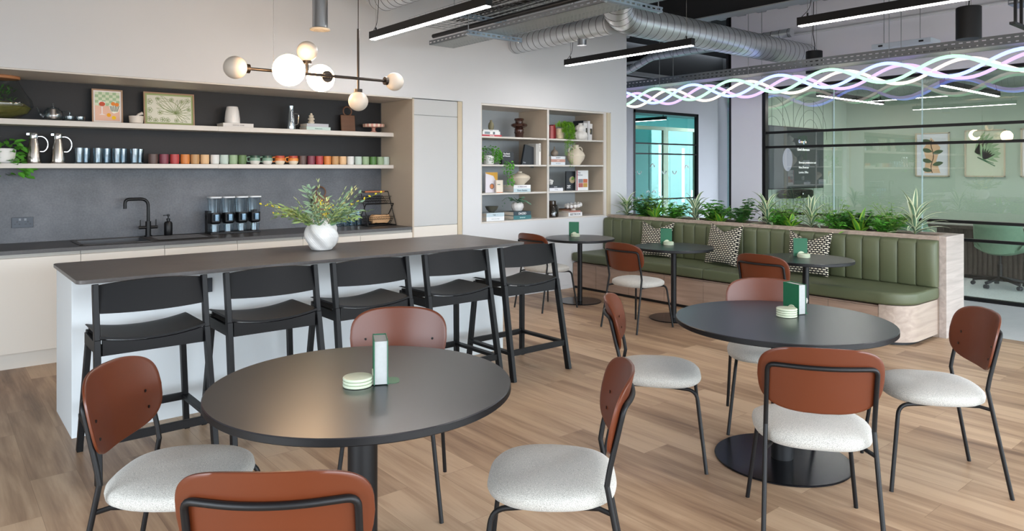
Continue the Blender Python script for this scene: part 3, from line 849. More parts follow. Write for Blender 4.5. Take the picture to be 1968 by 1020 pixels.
# ---- cereal dispenser: four clear canisters
t = thing('cereal_dispenser', 'black cereal dispenser with four clear canisters on the worktop', 'dispenser', (2.07, 7.03, .915))
BOX(.02, .50, -.02, .16, 0, .018).box(.02, .06, .08, .16, .018, .22).box(.46, .50, .08, .16, .018, .22).box(.02, .5, .1, .14, .14, .18).build('stand', M['black'], t, .003)
for k in range(4):
    cx = .075 + k * .127
    c = MB().loft([[(cx + x * s_, .05 + y * s_, z) for x, y in sell(.056, .068, 32, 4)] for z, s_ in ((.20, .82), (.26, .90), (.345, 1.0))], caps=False).build('canister', M['clearb'], t)
    MB().loft([[(cx + x, .05 + y, z) for x, y in sell(.060, .072, 32, 4)] for z in (.345, .358)]).build('lid', paint('#cfd2d4', .25), c)
    d = MB().loft([[(cx + x * s_, .04 + y * s_, z) for x, y in sell(.052, .06, 32, 3)] for z, s_ in ((.10, .8), (.115, 1), (.20, 1))]).build('dispensing_head', M['black'], t)
    MB().cyl((cx, -.028, .13), (cx, -.028, .19), .03, 20).build('turning_knob', paint('#6f8494', .15, .9), d)
    MB().lathe([(.042, 0.018), (.048, .085), (.048, .09)], c=(cx, .03), seg=20, caps=False).build('cup', M['clearb'], t)

# ---- chopping board leaning at back, glasses behind the vase, wire rack
def loop_board(name, label, loc, w_, h_, m, tilt=0.12, rz=0, ring=.05):
    t = thing(name, label, 'chopping board', loc, rz)
    t.rotation_euler = (-tilt, 0, rz)
    BOX(-w_ / 2, w_ / 2, 0, .018, 0, h_).build('board', m, t, .006)
    MB().tube([(ring * math.cos(a), .009, h_ + ring * .85 + ring * math.sin(a)) for a in [2 * PI * i / 24 for i in range(24)]], .008, 8, closed=True).build('handle_loop', m, t)
    return t
loop_board('chopping_board', 'brown leather-looped serving board leaning on the splashback behind the vase', (3.30, 7.19, .9155), .19, .33, M['walnut'], .08, ring=.055)


def tumbler(name, r, h):
    t = thing(name, '', 'glass')
    MB().lathe([(r * .86, 0), (r * .9, .006), (r, h), (r * .94, h), (r * .84, .012), (0.0001, .012)], seg=20).build('tumbler', M['clearb'], t)
    return t


def one_mesh(mb, name, m, label, cat, loc, rz=0, group=None, bevel=0, **k):
    o = mb.build(name, m, None, bevel, **k); o.location = loc; o.rotation_euler = (0, 0, rz); return tag(o, label, cat, group)


def dupm(o, loc, rz=0, label=None):
    c = o.copy(); col.objects.link(c); c.location = loc; c.rotation_euler = (0, 0, rz)
    if label: c['label'] = label
    return c


gmb = lambda r, h: MB().lathe([(r * .86, 0), (r * .9, .006), (r, h), (r * .94, h), (r * .84, .012), (0.0001, .012)], seg=20)
g0 = None
for i, x in enumerate([3.45, 3.53, 3.61, 3.69]):
    for j, yy in enumerate((7.20, 7.11)):
        lb = 'clear tall drinking glass behind the flowers, %s of the %s row from the left' % (('first', 'second', 'third', 'fourth')[i], ('back', 'front')[j])
        if g0 is None: g0 = one_mesh(gmb(.036, .17), 'drinking_glass', M['clearb'], lb, 'glass', (x, yy, .9155), group='glasses on the worktop')
        else: dupm(g0, (x, yy, .9155), 0, lb)

t = thing('wire_rack', 'black two-tier wire basket rack with wooden handle at the right end of the worktop', 'rack', (3.87, 7.02, .9155))
fm = MB(); r_ = .005
for sx in (-.17, .17):
    fm.tube([(sx, -.12, .005), (sx, .06, .37)], r_, 8).tube([(sx, .14, .005), (sx, -.06, .24)], r_, 8).tube([(sx, -.12, .005), (sx, .14, .005)], r_, 8)
fm.tube([(-.17, .06, .37), (.17, .06, .37)], r_, 8).tube([(-.17, -.12, .005), (.17, -.12, .005)], r_, 8).tube([(-.17, .14, .005), (.17, .14, .005)], r_, 8).tube([(-.17, -.06, .24), (.17, -.06, .24)], r_, 8)
fm.build('frame', M['black'], t)
MB().cyl((-.12, .06, .37), (.12, .06, .37), .010, 12).build('handle', paint('#b0714a', .5), t)


def vbasket(z0, y0):
    mb = MB()
    for i in range(15):
        x = -.155 + i * .31 / 14
        mb.tube([(x, y0 - .09, z0 + .10), (x, y0, z0 + .02), (x, y0 + .11, z0 + .10)], .0018, 4)
    for k in range(4):
        a = k / 3
        mb.tube([(-.155, y0 - .09 * a, z0 + .02 + .08 * a), (.155, y0 - .09 * a, z0 + .02 + .08 * a)], .0022, 4).tube([(-.155, y0 + .11 * a, z0 + .02 + .08 * a), (.155, y0 + .11 * a, z0 + .02 + .08 * a)], .0022, 4)
    return mb
vbasket(.0, -.02).build('basket', M['black'], t); vbasket(.22, .05).build('basket', M['black'], t)
one_mesh(MB().loft([[(x * s_ + .02, y * s_, z + .006 * math.sin(x * 60)) for x, y in sell(.12, .05, 32, 4)] for z, s_ in ((.0, .8), (.03, 1), (.06, 1), (.085, .85))]), 'folded_cloth', paint('#c39a70', .9), 'folded tan cloth lying in the lower basket of the wire rack', 'cloth', (3.87, 7.0, .945))

# ================================================================ things on the shelves
SZ1, SZ2 = 1.9455, 1.5855
# terrarium
t = thing('glass_terrarium', 'large round glass terrarium with cork lid and moss on the upper shelf', 'terrarium', (.44, 7.10, SZ1))
MB().lathe([(.11, 0), (.15, .01), (.22, .05), (.262, .11), (.25, .16), (.20, .23), (.165, .30), (.155, .325)], seg=40, caps=False).xf(lambda v: (v.x, v.y * .62, v.z)).build('bowl', M['clear'], t)
MB().lathe([(.165, .325), (.17, .33), (.17, .345), (.16, .352)], seg=32).xf(lambda v: (v.x, v.y * .8, v.z)).build('lid', paint('#b07a52', .7), t)
mm = MB().lathe([(.10, .012), (.21, .05), (.245, .10), (.18, .135), (.0001, .15)], seg=30, fn=lambda r, z, a: r * (1 + .05 * math.sin(5 * a + z * 60))).xf(lambda v: (v.x, v.y * .6, v.z))
mm.build('moss', mat('moss', '#5d5a22', .9, var=.5, scale=25, bump=1), t)
lv = MB(); rg = random.Random(3)
for i in range(90):
    a = rg.uniform(0, 2 * PI); r_ = rg.uniform(0, .14)
    lv.leaf((r_ * math.cos(a), .55 * r_ * math.sin(a), rg.uniform(.12, .27)), (rg.uniform(-1, 1), rg.uniform(-.5, .5), rg.uniform(-.3, 1)), rg.uniform(.03, .055), .025)
lv.build('foliage', M['leafd'], t)

# teapot and cups
t = thing('glass_teapot', 'clear glass teapot with spout and handle left of the drinks print', 'teapot', (.84, 7.12, SZ1))
MB().lathe([(.045, 0), (.065, .012), (.075, .045), (.065, .085), (.04, .105)], seg=28, caps=False).build('body', M['clearb'], t)
MB().lathe([(.042, .105), (.044, .11), (.02, .118), (.006, .125), (.010, .135), (.012, .145), (.004, .152)], seg=20).build('lid', M['clearb'], t)
MB().tube(fillet([(-.065, 0, .03), (-.09, 0, .05), (-.115, 0, .11)], .03), [.014] * 3 + [.012] * 3 + [.006] * 2, 10, caps=False).build('spout', M['clearb'], t)
MB().tube(fillet([(.07, 0, .08), (.125, 0, .09), (.115, 0, .03), (.072, 0, .03)], .04), .005, 8).build('handle', M['clearb'], t)
MB().lathe([(.024, .02), (.024, .1)], seg=16, caps=False).build('infuser', paint('#9c8577', .3, .6), t)
c0 = one_mesh(MB().lathe([(.03, 0), (.038, .02), (.038, .045), (.035, .045), (.034, .02), (.0001, .008)], seg=20), 'glass_cup', M['clearb'], 'small clear glass cup right beside the glass teapot', 'cup', (.955, 7.10, SZ1), group='small cups by the teapot')
dupm(c0, (1.035, 7.10, SZ1), 0, 'small clear glass cup nearer the drinks print than its twin')


def picture(label, x0, x1, h, face, frame=M['frameoak'], y=7.16, lean=.09):
    w_ = (x1 - x0) / 2
    t = thing('framed_picture', label, 'picture', ((x0 + x1) / 2, y, SZ1)); t.rotation_euler = (-lean, 0, 0)
    d = .012
    MB().box(-w_, -w_ + d, 0, .018, 0, h).box(w_ - d, w_, 0, .018, 0, h).box(-w_ + d, w_ - d, 0, .018, 0, d).box(-w_ + d, w_ - d, 0, .018, h - d, h).build('frame', frame, t)
    face(t, w_ - d, d, h - d)
    return t


def P2(pts, y):
    mb = MB(); mb.add([(a, y, b) for a, b in pts], [tuple(range(len(pts)))]); return mb


def circ(x, z, r, n=20, sx=1): return [(x + r * sx * math.cos(2 * PI * i / n), z + r * math.sin(2 * PI * i / n)) for i in range(n)]


def f_drinks(t, w_, z0, z1):
    BOX(-w_, w_, .008, .012, z0, z1).build('sheet', paint('#efe9e6', .8), t)
    BOX(-w_ + .012, w_ - .012, .006, .0075, z0 + .012, z0 + .145).build('table_field', paint('#e8bda6', .8), t)
    m = MB(); m2 = MB()
    for i in range(7):
        for j in range(5):
            x = -w_ + .012 + i * (2 * w_ - .024) / 7; z = z0 + .145 + j * (z1 - .012 - z0 - .145) / 5
            (m if (i + j) % 2 else m2).box(x, x + (2 * w_ - .024) / 7, .006, .0075, z, z + (z1 - .012 - z0 - .145) / 5)
    m.build('check', paint('#a9c39a', .8), t); m2.build('check', paint('#d8e0c4', .8), t)
    P2([(-.07, .195), (-.015, .195), (-.02, .165), (-.038, .15), (-.038, .085), (-.015, .075), (-.07, .075), (-.047, .085), (-.047, .15), (-.065, .165)], .005).build('cocktail_glass', paint('#f4e9e6', .8), t)
    P2(circ(-.042, .172, .02, 20, 1.2), .0045).build('drink', paint('#c8583c', .8), t)
    P2([(.01, .165), (.10, .155), (.085, .105), (.05, .09), (.025, .11)], .005).build('striped_bowl', paint('#f0efe0', .8), t)
    s_ = MB()
    for i in range(6): s_.add([(.018 + i * .014, .0045, .160), (.024 + i * .014, .0045, .159), (.034 + i * .009, .0045, .108), (.029 + i * .009, .0045, .108)], [(0, 1, 2, 3)])
    s_.build('stripe', paint('#3d4a3a', .8), t)
    for x, z, c in ((.045, .178, '#e8893a'), (.075, .172, '#e8893a'), (.01, .075, '#eea51f'), (.05, .052, '#f2c31f')): P2(circ(x, z, .017), .0042).build('fruit', paint(c, .8), t)


def f_floral(t, w_, z0, z1):
    BOX(-w_, w_, .008, .012, z0, z1).build('sheet', paint('#9cab74', .8), t)
    BOX(-w_ + .016, w_ - .016, .006, .0075, z0 + .016, z1 - .016).build('ground', paint('#dcd9c8', .8), t)
    m = MB(); W_ = w_ - .022
    def line(p, closed=True):
        p = [(min(W_, max(-W_, a)), min(z1 - .022, max(z0 + .022, b))) for a, b in p]
        m.tube([(a, .0058, b) for a, b in p], .0016, 4, closed=closed, caps=False)
    for k in range(9): line(leafpts(.05, z0 + .11, -1.0 + k * .30, .16 - .008 * abs(k - 4), .011))
    for k in range(5): line(leafpts(.06, z0 + .10, 2.2 + k * .22, .24 - .02 * k, .012))
    line(leafpts(-.09, z0 + .20, -.3, .20, .045)); line(leafpts(-.12, z0 + .24, -.5, .26, .05))
    for (x, z, r_) in ((-.17, .06, .022), (-.12, .045, .02), (-.06, .055, .022), (-.17, .22, .026), (-.17, .14, .024), (.16, .24, .022), (.11, .23, .02), (.02, .245, .018), (-.02, .05, .022), (.06, .05, .018), (-.08, .12, .02), (.17, .16, .016), (-.10, .25, .016)):
        for k in range(5):
            a = k * 2 * PI / 5; line(circ(x + r_ * .62 * math.cos(a), z0 + z - .012 + r_ * .62 * math.sin(a), r_ * .5, 10))
    m.build('olive_linework', paint('#8f9c68', .8), t)


picture('small framed print of a cocktail glass and striped fruit bowl on the upper shelf', 1.135, 1.378, .305, f_drinks)
picture('wide framed green and cream floral print on the upper shelf', 1.55, 1.99, .308, f_floral)
t = thing('mortar_and_pestle', 'small pale stone mortar with pestle between the two framed prints', 'mortar', (1.468, 7.08, SZ1))
MB().lathe([(.045, 0), (.055, .01), (.06, .07), (.052, .07), (.045, .02), (.0001, .015)], seg=28).build('mortar', M['stone'], t)
MB().tube([(-.02, 0, .03), (.02, 0, .085), (.052, 0, .098)], [.014, .011, .015], 12).build('pestle', M['stone'], t)


def book(label, L, D, T, cover, loc, mode='lying', rz=0, lean=0, text=None, tcol='#222222', tsize=.55, page='paper', group=None, align='CENTER', extra=None, tz=.5):
    """lying: spine faces the viewer; spine: upright, spine to the viewer; cover: upright, front cover to the viewer"""
    t = thing('book', label, 'book', loc, group=group)
    mp = {'lying': lambda v: (v[0], v[1], v[2]), 'spine': lambda v: (v[2], v[1], L - v[0]), 'cover': lambda v: (v[1], T - v[2], L - v[0])}[mode]
    m = paint(cover, .45)
    c = .003
    MB().box(0, L, 0, D, 0, c).box(0, L, 0, D, T - c, T).box(0, L, 0, c, c, T - c).xf(mp).build('cover', m, t)
    MB().box(.003, L - .003, c + .0003, D - .004, c + .0003, T - c - .0003).xf(mp).build('pages', M[page], t)
    if text:
        if mode == 'lying': words3d('lettering', text, T * tsize, paint(tcol, .5), t, (L / 2, -.0006, T * tz - T * tsize * .33), align=align, bold=.0004)
        elif mode == 'spine':
            words3d('lettering', text, T * tsize, paint(tcol, .5), t, (T / 2 - T * tsize * .33, -.0006, L * .95), rot=(R(90), R(90), 0), bold=.0004)
        elif mode == 'cover':
            words3d('lettering', text, tsize, paint(tcol, .5), t, (.015, -.0006, L * tz), bold=.0006)
    if extra: extra(t)
    t.rotation_euler = (0, lean, rz)
    return t


book('white hardback lying under the grey ceramic vase on the upper shelf', .29, .20, .038, '#cfcac4', (2.21, 7.02, SZ1), text='KINFOLK HOME', tcol='#8a8580', tsize=.4)
t = thing('vase', 'pale grey ceramic vase standing on a white book on the upper shelf', 'vase', (2.325, 7.11, SZ1 + .0385))
MB().lathe([(.066, 0), (.071, .006), (.070, .05), (.062, .12), (.052, .16), (.050, .165), (.046, .165), (.055, .1), (.0001, .02)], seg=32).build('body', M['whitec'], t)
t = thing('glass_jug', 'tall silvery glass jug with thin handle on the upper shelf', 'jug', (2.915, 7.10, SZ1))
MB().lathe([(.045, 0), (.047, .01), (.040, .09), (.032, .17), (.028, .21), (.032, .245)], seg=12, caps=False).build('body', paint('#a9b4bb', .12, .85), t)
MB().tube(fillet([(.035, 0, .17), (.085, 0, .165), (.075, 0, .06), (.045, 0, .05)], .05), .004, 8).build('handle', M['chrome'], t)
book('pale green hardback, lower of the pair under the small turned ornament', .265, .19, .034, '#b9cdc6', (3.05, 7.02, SZ1), text='Mediterranean', tcol='#6f8a80', tsize=.4)
book('grey hardback, upper of the pair under the small turned ornament', .24, .18, .034, '#b3b3b8', (3.055, 7.025, SZ1 + .0345), text=None)
one_mesh(MB().lathe([(.026, 0), (.033, .01), (.033, .022), (.02, .03), (.03, .04), (.036, .05), (.028, .062), (.018, .068), (.025, .078), (.025, .086), (.012, .094), (.012, .105), (.006, .112)], seg=24), 'turned_ornament', M['cream'], 'small stacked-ring cream ornament standing on two books', 'ornament', (3.135, 7.10, SZ1 + .069))
loop_board('serving_board', 'rustic wooden board with round loop handle leaning on the upper shelf', (3.60, 7.17, SZ1), .17, .19, M['walnut'], .10, ring=.05)
t = thing('cake_stand', 'small pink and cream scalloped cake stand at the right end of the upper shelf', 'cake stand', (3.88, 7.12, SZ1))
MB().lathe([(.045, 0), (.04, .008), (.02, .02), (.018, .05), (.035, .062)], seg=24, fn=lambda r, z, a: r * (1 + .06 * math.cos(12 * a))).build('foot', paint('#c7907f', .4), t)
for k in range(30):
    a0, a1 = 2 * PI * k / 30, 2 * PI * (k + 1) / 30
    if k == 0: pa, pb = MB(), MB()
    q = pa if k % 2 else pb
    q.add([(0, 0, .062), (.118 * math.cos(a0), .118 * math.sin(a0), .062), (.118 * math.cos(a1), .118 * math.sin(a1), .062), (0, 0, .095), (.122 * math.cos(a0), .122 * math.sin(a0), .095), (.122 * math.cos(a1), .122 * math.sin(a1), .095)], [(0, 2, 1), (3, 4, 5), (1, 2, 5, 4)])
pa.build('plate', paint('#c98f80', .4), t, smooth=False); pb.build('pale_segment', paint('#e0cbb8', .4), t, smooth=False)

# flasks
def flask(label):
    t = thing('vacuum_flask', label, 'flask', group='steel flasks on the lower shelf')
    MB().lathe([(.052, 0), (.054, .006), (.052, .04), (.045, .12), (.034, .18), (.030, .205)], seg=32).build('body', M['steel'], t)
    MB().lathe([(.032, .205), (.034, .21), (.034, .245), (.03, .255), (.0001, .258)], seg=28).box(-.05, -.02, -.012, .012, .235, .25).build('lid', M['chrome'], t)
    MB().tube([(.032, 0, .225)] + [(.048 + .052 * math.cos(a), 0, .160 + .066 * math.sin(a)) for a in [PI / 2 - PI * .88 * i / 14 for i in range(15)]] + [(.044, 0, .10)], .006, 10).build('handle', M['chrome'], t)
    return t
fl = flask('brushed steel vacuum flask next to the trailing plant, left of its twin'); fl.location = (.70, 7.10, SZ2)
dup(fl, (.872, 7.10, SZ2), 0, 'brushed steel vacuum flask next to the glasses, right of its twin')
g1 = None
for i, x in enumerate([1.025, 1.085, 1.165, 1.245, 1.315, 1.375, 1.455, 1.51]):
    lb = '%s shelf tumbler from the left, ribbed clear glass between flasks and mugs' % ('first', 'second', 'third', 'fourth', 'fifth', 'sixth', 'seventh', 'last')[i]
    yy = 7.08 if i % 2 == 0 else 7.15
    if g1 is None: g1 = one_mesh(gmb(.037, .135), 'drinking_glass', M['clearb'], lb, 'glass', (x, yy, SZ2), group='tumblers on the lower shelf')
    else: dupm(g1, (x, yy, SZ2), 0, lb)

# mugs
mugp = [(.034, 0), (.038, .004), (.041, .035), (.040, .09), (.036, .09), (.035, .03), (.0001, .012)]
mug_list = [(1.606, '#5c4842', 'dark brown'), (1.698, '#7d3a47', 'plum'), (1.789, '#b0403f', 'red'), (1.881, '#cf7f3c', 'orange'), (1.968, '#b98f5e', 'tan'), (2.057, '#d8b183', 'peach'), (2.150, '#d6d6d2', 'white'),
            (2.237, '#b9c8be', 'pale mint'), (2.324, '#93ab86', 'sage green'), (2.410, '#5f7a4c', 'forest green'),
            (3.030, '#5c4842', 'dark brown'), (3.124, '#7d3a47', 'plum'), (3.215, '#b0403f', 'red'), (3.306, '#cf7f3c', 'orange'), (3.396, '#b98f5e', 'tan'), (3.484, '#d8b183', 'peach'), (3.575, '#d6d6d2', 'white'),
            (3.668, '#b9c8be', 'pale mint'), (3.758, '#93ab86', 'sage green'), (3.85, '#4f7a3c', 'forest green'), (3.941, '#93ab86', 'light green'), (4.012, '#b9c8be', 'pale grey green')]
for i, (x, c, nm) in enumerate(mug_list):
    side = 'in the left run of mugs, beside the clear tumblers' if i < 10 else 'in the right run of mugs, beyond the two-tone cups'
    o = one_mesh(MB().lathe(mugp, seg=24), 'mug', paint(c, .45), '%s mug %s' % (nm, side), 'mug', (x, 7.08, SZ2), group='mugs on the lower shelf')


def glazed(label, top, bot, glaze, x):
    t = thing('two_tone_cup', label, 'mug', (x, 7.08, SZ2), group='two-tone cups on the lower shelf')
    MB().lathe([(.034, 0), (.044, .012), (.052, .035)], seg=24).build('base', paint(bot, .35), t)
    MB().lathe([(.052, .0352), (.053, .05), (.049, .065)], seg=24, caps=False).build('glaze_band', paint(glaze, .25), t)
    MB().lathe([(.049, .0652), (.047, .088), (.043, .088), (.044, .06), (.0001, .04)], seg=24).build('rim', paint(top, .25), t)
    MB().tube(fillet([(-.047, 0, .075), (-.085, 0, .07), (-.075, 0, .025), (-.048, 0, .03)], .03), .006, 8).build('handle', paint(glaze, .3), t)
glazed('green and white glazed cup with handle, beside the forest green mug', '#2f4a3c', '#dcdad2', '#7d9c88', 2.535)
glazed('green and white glazed cup with handle, beside the orange two-tone cups', '#2f4a3c', '#dcdad2', '#7d9c88', 2.66)
glazed('orange and white two-tone cup with handle, beside the green glazed cups', '#b5472f', '#e3d6c0', '#d07a3a', 2.79)
glazed('orange and white two-tone cup with handle, beside the dark brown mug', '#a8402f', '#e3d6c0', '#d98a3f', 2.93)

# trailing plant at the left end of the lower shelf
t = thing('trailing_plant', 'broad-leaved green trailing plant at the left end of the lower shelf', 'plant', (.50, 7.08, SZ2))
MB().lathe([(.06, 0), (.07, .01), (.08, .12), (.075, .12), (.06, .02), (.0001, .02)], seg=24).build('pot', M['whitec'], t)
lv = MB(); rg = random.Random(11)
for i in range(75):
    a = rg.uniform(-PI, PI * .25) if i % 4 else rg.uniform(0, PI); r_ = rg.uniform(.02, .16); z = rg.uniform(-.02, .22) if r_ < .1 else rg.uniform(-.12, .18)
    lv.leaf((r_ * math.cos(a), r_ * math.sin(a) * .9, z), (math.cos(a), math.sin(a) - .5, rg.uniform(-1.2, .3)), rg.uniform(.06, .095), rg.uniform(.04, .055), up=(0, -.6, .8))
lv.build('foliage', M['leafm'], t)

# ================================================================ island
t = thing('kitchen_island', 'long white island with a dark stone top and overhang on the stool side', 'island', (.645, 4.715, 0))
BOX(0, 3.16, 0, .60, 0, .905).build('body', M['islandw'], t, .002)
ol = [(0, .695), (0, -.245), (3.20, -.245), (3.20, .695)]
def roundpoly(pts, r, n=8):
    o = []; N_ = len(pts)
    for i in range(N_):
        a, b, c = Vector(pts[i - 1]), Vector(pts[i]), Vector(pts[(i + 1) % N_])
        p, q = b + (a - b).normalized() * r, b + (c - b).normalized() * r
        for k in range(n + 1):
            s_ = k / n; v = (1 - s_) ** 2 * p + 2 * s_ * (1 - s_) * b + s_ * s_ * q; o.append((v.x, v.y))
    return o
MB().prism(roundpoly([(-.01, .695), (-.01, -.245), (3.21, -.245), (3.21, .695)], .05), .908, .930).build('top', M['islandtop'], t, .002)
socket('wall_socket', 'black double socket on the island front between the first two stools', .09, .09, (1.37, 4.7145, .80), two=False)

# flower vase
vz = .9305
t = thing('flower_vase', 'white swirled ribbed ceramic vase on the island', 'vase', (2.30, 5.02, vz))
def swirl(r, z, a): return r * (1 + (.085 * math.cos(5 * (a + z * 9)) + .014 * math.cos(40 * (a + z * 9))) * min(1, z / .02))
def dense(prof, n=6):
    o = []
    for (r0, z0), (r1, z1) in zip(prof, prof[1:]): o += [(r0 + (r1 - r0) * k / n, z0 + (z1 - z0) * k / n) for k in range(n)]
    return o + [prof[-1]]
MB().lathe(dense([(.055, 0), (.075, .004), (.095, .03), (.110, .06), (.118, .085), (.118, .11), (.110, .14), (.092, .170), (.078, .198), (.074, .20), (.068, .198), (.075, .17), (.085, .12)]) + [(.0001, .06)], seg=200, fn=swirl).xf(lambda v: (v.x, v.y, v.z * 1.17)).build('body', M['whitec'], t, ang=80)
# flower arrangement
fa = thing('flower_arrangement', 'loose green and yellow flower arrangement in the white swirled vase', 'flowers', (2.30, 5.02, vz + .215))
rg = random.Random(21)
st, l1, l2, l3 = MB(), MB(), MB(), MB()
rt = Vector((C_ := math.cos(R(39.63)), -math.sin(R(39.63)), 0))
for i in range(58):
    a = rg.uniform(0, 2 * PI); el = rg.uniform(.15, 1.35) if i % 3 else rg.uniform(.0, .5); L_ = rg.uniform(.16, .34)
    h = Vector((math.cos(a), math.sin(a), 0)); pts = []
    p = Vector((h.x * .03, h.y * .03, -.10)); e = max(el, .9)
    for k in range(9):
        pts.append(p.copy()); p = p + (h * math.cos(e) + Vector((0, 0, math.sin(e)))) * (L_ + .08) / 8
        if k > 1: e = e * .6 + el * .4 - .06
    st.tube(pts, .0016, 4)
    tgt = (l1, l2, l3)[i % 3]
    for k in range(2, 9):
        for sg in (-1, 1):
            d = (pts[k] - pts[k - 1]).normalized(); sd = Vector((-h.y, h.x, 0)) * sg
            if tgt is l3: tgt.leaf(pts[k], d + sd * .35 + Vector((0, 0, rg.uniform(-.2, .3))), rg.uniform(.03, .045), .011)
            else: tgt.leaf(pts[k], d * .6 + sd * .8 + Vector((0, 0, rg.uniform(-.4, .4))), rg.uniform(.045, .08), rg.uniform(.014, .02), up=(rg.uniform(-.5, .5), rg.uniform(-1, 0), .6))
st.build('stems', M['stemg'], fa); l1.build('green_leaves', mat('bouquet_leaf', '#7d9a5c', .5, var=.25, scale=20), fa); l2.build('eucalyptus_leaves', M['leafb'], fa)
l3.build('wheat_leaves', mat('pale_straw_leaf', '#c2cc8f', .6, var=.15), fa)
for (dx, dz, n) in ((.45, .215, 7), (-.46, .125, 7), (-.36, .055, 6), (.2, .02, 3)):
    pts = [Vector((0, 0, -.05)) + rt * dx * (s_ / 10) + Vector((0, 0, (dz + .05) * (s_ / 10) ** .8 + .02 * math.sin(PI * s_ / 10))) for s_ in range(11)]
    sp = MB().tube(pts, .002, 5).build('blossom_spray', M['stemg'], fa)
    bl = MB()
    for k in range(4, 11):
        q = pts[k] + Vector((0, 0, .006))
        for _ in range(4): bl.ball(q + Vector((rg.uniform(-.007, .007), rg.uniform(-.007, .007), rg.uniform(-.006, .006))), .0055, seg=6)
    bl.build('yellow_blossoms', M['yellow'], sp)
yb = MB()
for _ in range(26):
    a = rg.uniform(0, 2 * PI); r_ = rg.uniform(0, .10); yb.ball((r_ * math.cos(a), r_ * math.sin(a), rg.uniform(.0, .17)), .006, seg=6)
yb.build('yellow_buds', M['yellow'], fa)

# ================================================================ bar stools


def bar_stool():
    t = thing('bar_stool', '', 'bar stool')
    m = M['blackwood']
    RY = lambda z: -.27 + .125 * (z / .68) if z < .68 else -.145 + .055 * (z - .68) / .28
    for sx in (-1, 1):
        MB().bar((sx * .275, -.27, 0), (sx * .262, -.145, .68), .030, .045).bar((sx * .262, -.145, .675), (sx * .262, -.095, .955), .028, .040).build('leg', m, t, .003)
        MB().bar((sx * .275, .285, 0), (sx * .235, .235, .665), .030, .040).build('leg', m, t, .003)
    for sx in (-1, 1):
        MB().bar((sx * .270, -.235, .20), (sx * .262, .268, .20), .022, .042, ref=(0, 0, 1)).xf(lambda v: v).build('footrest', m, t, .002)
        MB().box(sx * .248 - .011, sx * .248 + .011, -.14, .235, .595, .655).build('side_rail', m, t, .002)
    MB().bar((-.27, -.235, .20), (.27, -.235, .20), .022, .042, ref=(0, 1, 0)).build('footrest', m, t, .002)
    MB().bar((-.262, .268, .20), (.262, .268, .20), .022, .042, ref=(0, 1, 0)).build('footrest', m, t, .002)
    # aprons with a curved upper edge following the seat
    for yy in (-.150, .232):
        o = [(-.24, .60), (.24, .60)] + [(x, .655 + .028 * (x / .25) ** 2) for x in [.24 - .048 * k for k in range(11)]]
        MB().prism(o, yy - .009, yy + .009, fn=lambda x, y, z: (x, z, y)).build('apron', m, t, .001)
    # saddle seat
    nx, ny = 16, 10; rings = []
    def sz(x): return .660 + .030 * (x / .25) ** 2
    ol_ = roundpoly([(-.255, -.165), (.255, -.165), (.262, .26), (-.262, .26)], .03, 4)
    mb = MB()
    g = [[(-.252 + .504 * i / nx, -.165 + .43 * j / ny) for i in range(nx + 1)] for j in range(ny + 1)]
    top = [(x, y, sz(x) + .012 - .010 * (max(0, (y - .2) / .06)) ** 2) for r in g for x, y in r]; bot = [(x, y, sz(x)) for r in g for x, y in r]
    W_ = nx + 1; n0 = len(top)
    f = [(j * W_ + i, j * W_ + i + 1, (j + 1) * W_ + i + 1, (j + 1) * W_ + i) for j in range(ny) for i in range(nx)]
    f2 = [tuple(n0 + k for k in q[::-1]) for q in f]
    edge = [i for i in range(nx)] + [j * W_ + nx for j in range(ny)] + [ny * W_ + nx - i for i in range(nx)] + [(ny - j) * W_ for j in range(ny)]
    fe = [(edge[k], n0 + edge[k], n0 + edge[(k + 1) % len(edge)], edge[(k + 1) % len(edge)]) for k in range(len(edge))]
    mb.add(top + bot, f + f2 + fe).build('seat', m, t, .002)
    # bent backrest with a bowed top edge
    N_ = 24; fr_, bk_ = [], []
    for j in range(5):
        for i in range(N_ + 1):
            x = -.262 + .524 * i / N_; q = 1 - (x / .262) ** 2
            zl = .812 - .004 * q; zt = .944 + .022 * q
            z = zl + (zt - zl) * j / 4
            y = -.128 + .05 * (z - .81) / .14 - .045 * q
            fr_.append((x, y + .006, z)); bk_.append((x, y - .006, z))
    W_ = N_ + 1; n0 = len(fr_)
    f = [(j * W_ + i, j * W_ + i + 1, (j + 1) * W_ + i + 1, (j + 1) * W_ + i) for j in range(4) for i in range(N_)]
    f2 = [tuple(n0 + k for k in q[::-1]) for q in f]
    edge = list(range(N_)) + [j * W_ + N_ for j in range(4)] + [4 * W_ + N_ - i for i in range(N_)] + [(4 - j) * W_ for j in range(4)]
    fe = [(edge[k], n0 + edge[k], n0 + edge[(k + 1) % len(edge)], edge[(k + 1) % len(edge)]) for k in range(len(edge))]
    MB().add(fr_ + bk_, [q[::-1] for q in f] + [q[::-1] for q in f2] + fe).build('backrest', m, t, .001)
    return t


st0 = bar_stool(); st0['group'] = 'black bar stools along the island'
sx_ = [(.925, 0), (1.57, 0), (2.215, 0), (2.885, 0), (3.545, 0)]
sl_ = ['black wooden bar stool nearest the viewer at the left end of the island', 'black wooden bar stool second from the left, beside the island socket', 'black wooden bar stool in the middle of the five, below the flower vase',
       'black wooden bar stool fourth from the left, partly behind the round-backed chair', 'black wooden bar stool at the far right end of the island, fully visible']
for i, ((x, rz), lb) in enumerate(zip(sx_, sl_)):
    o = st0 if i == 0 else dup(st0, (x, 4.20, 0), rz)
    o.location = (x, 4.20, 0); o.rotation_euler = (0, 0, R(rz)); o['label'] = lb

# ================================================================ cafe chairs


def chair_y(x, z):
    return -.205 - .065 * ((z - .56) / .28) + .065 * (x / .245) ** 2


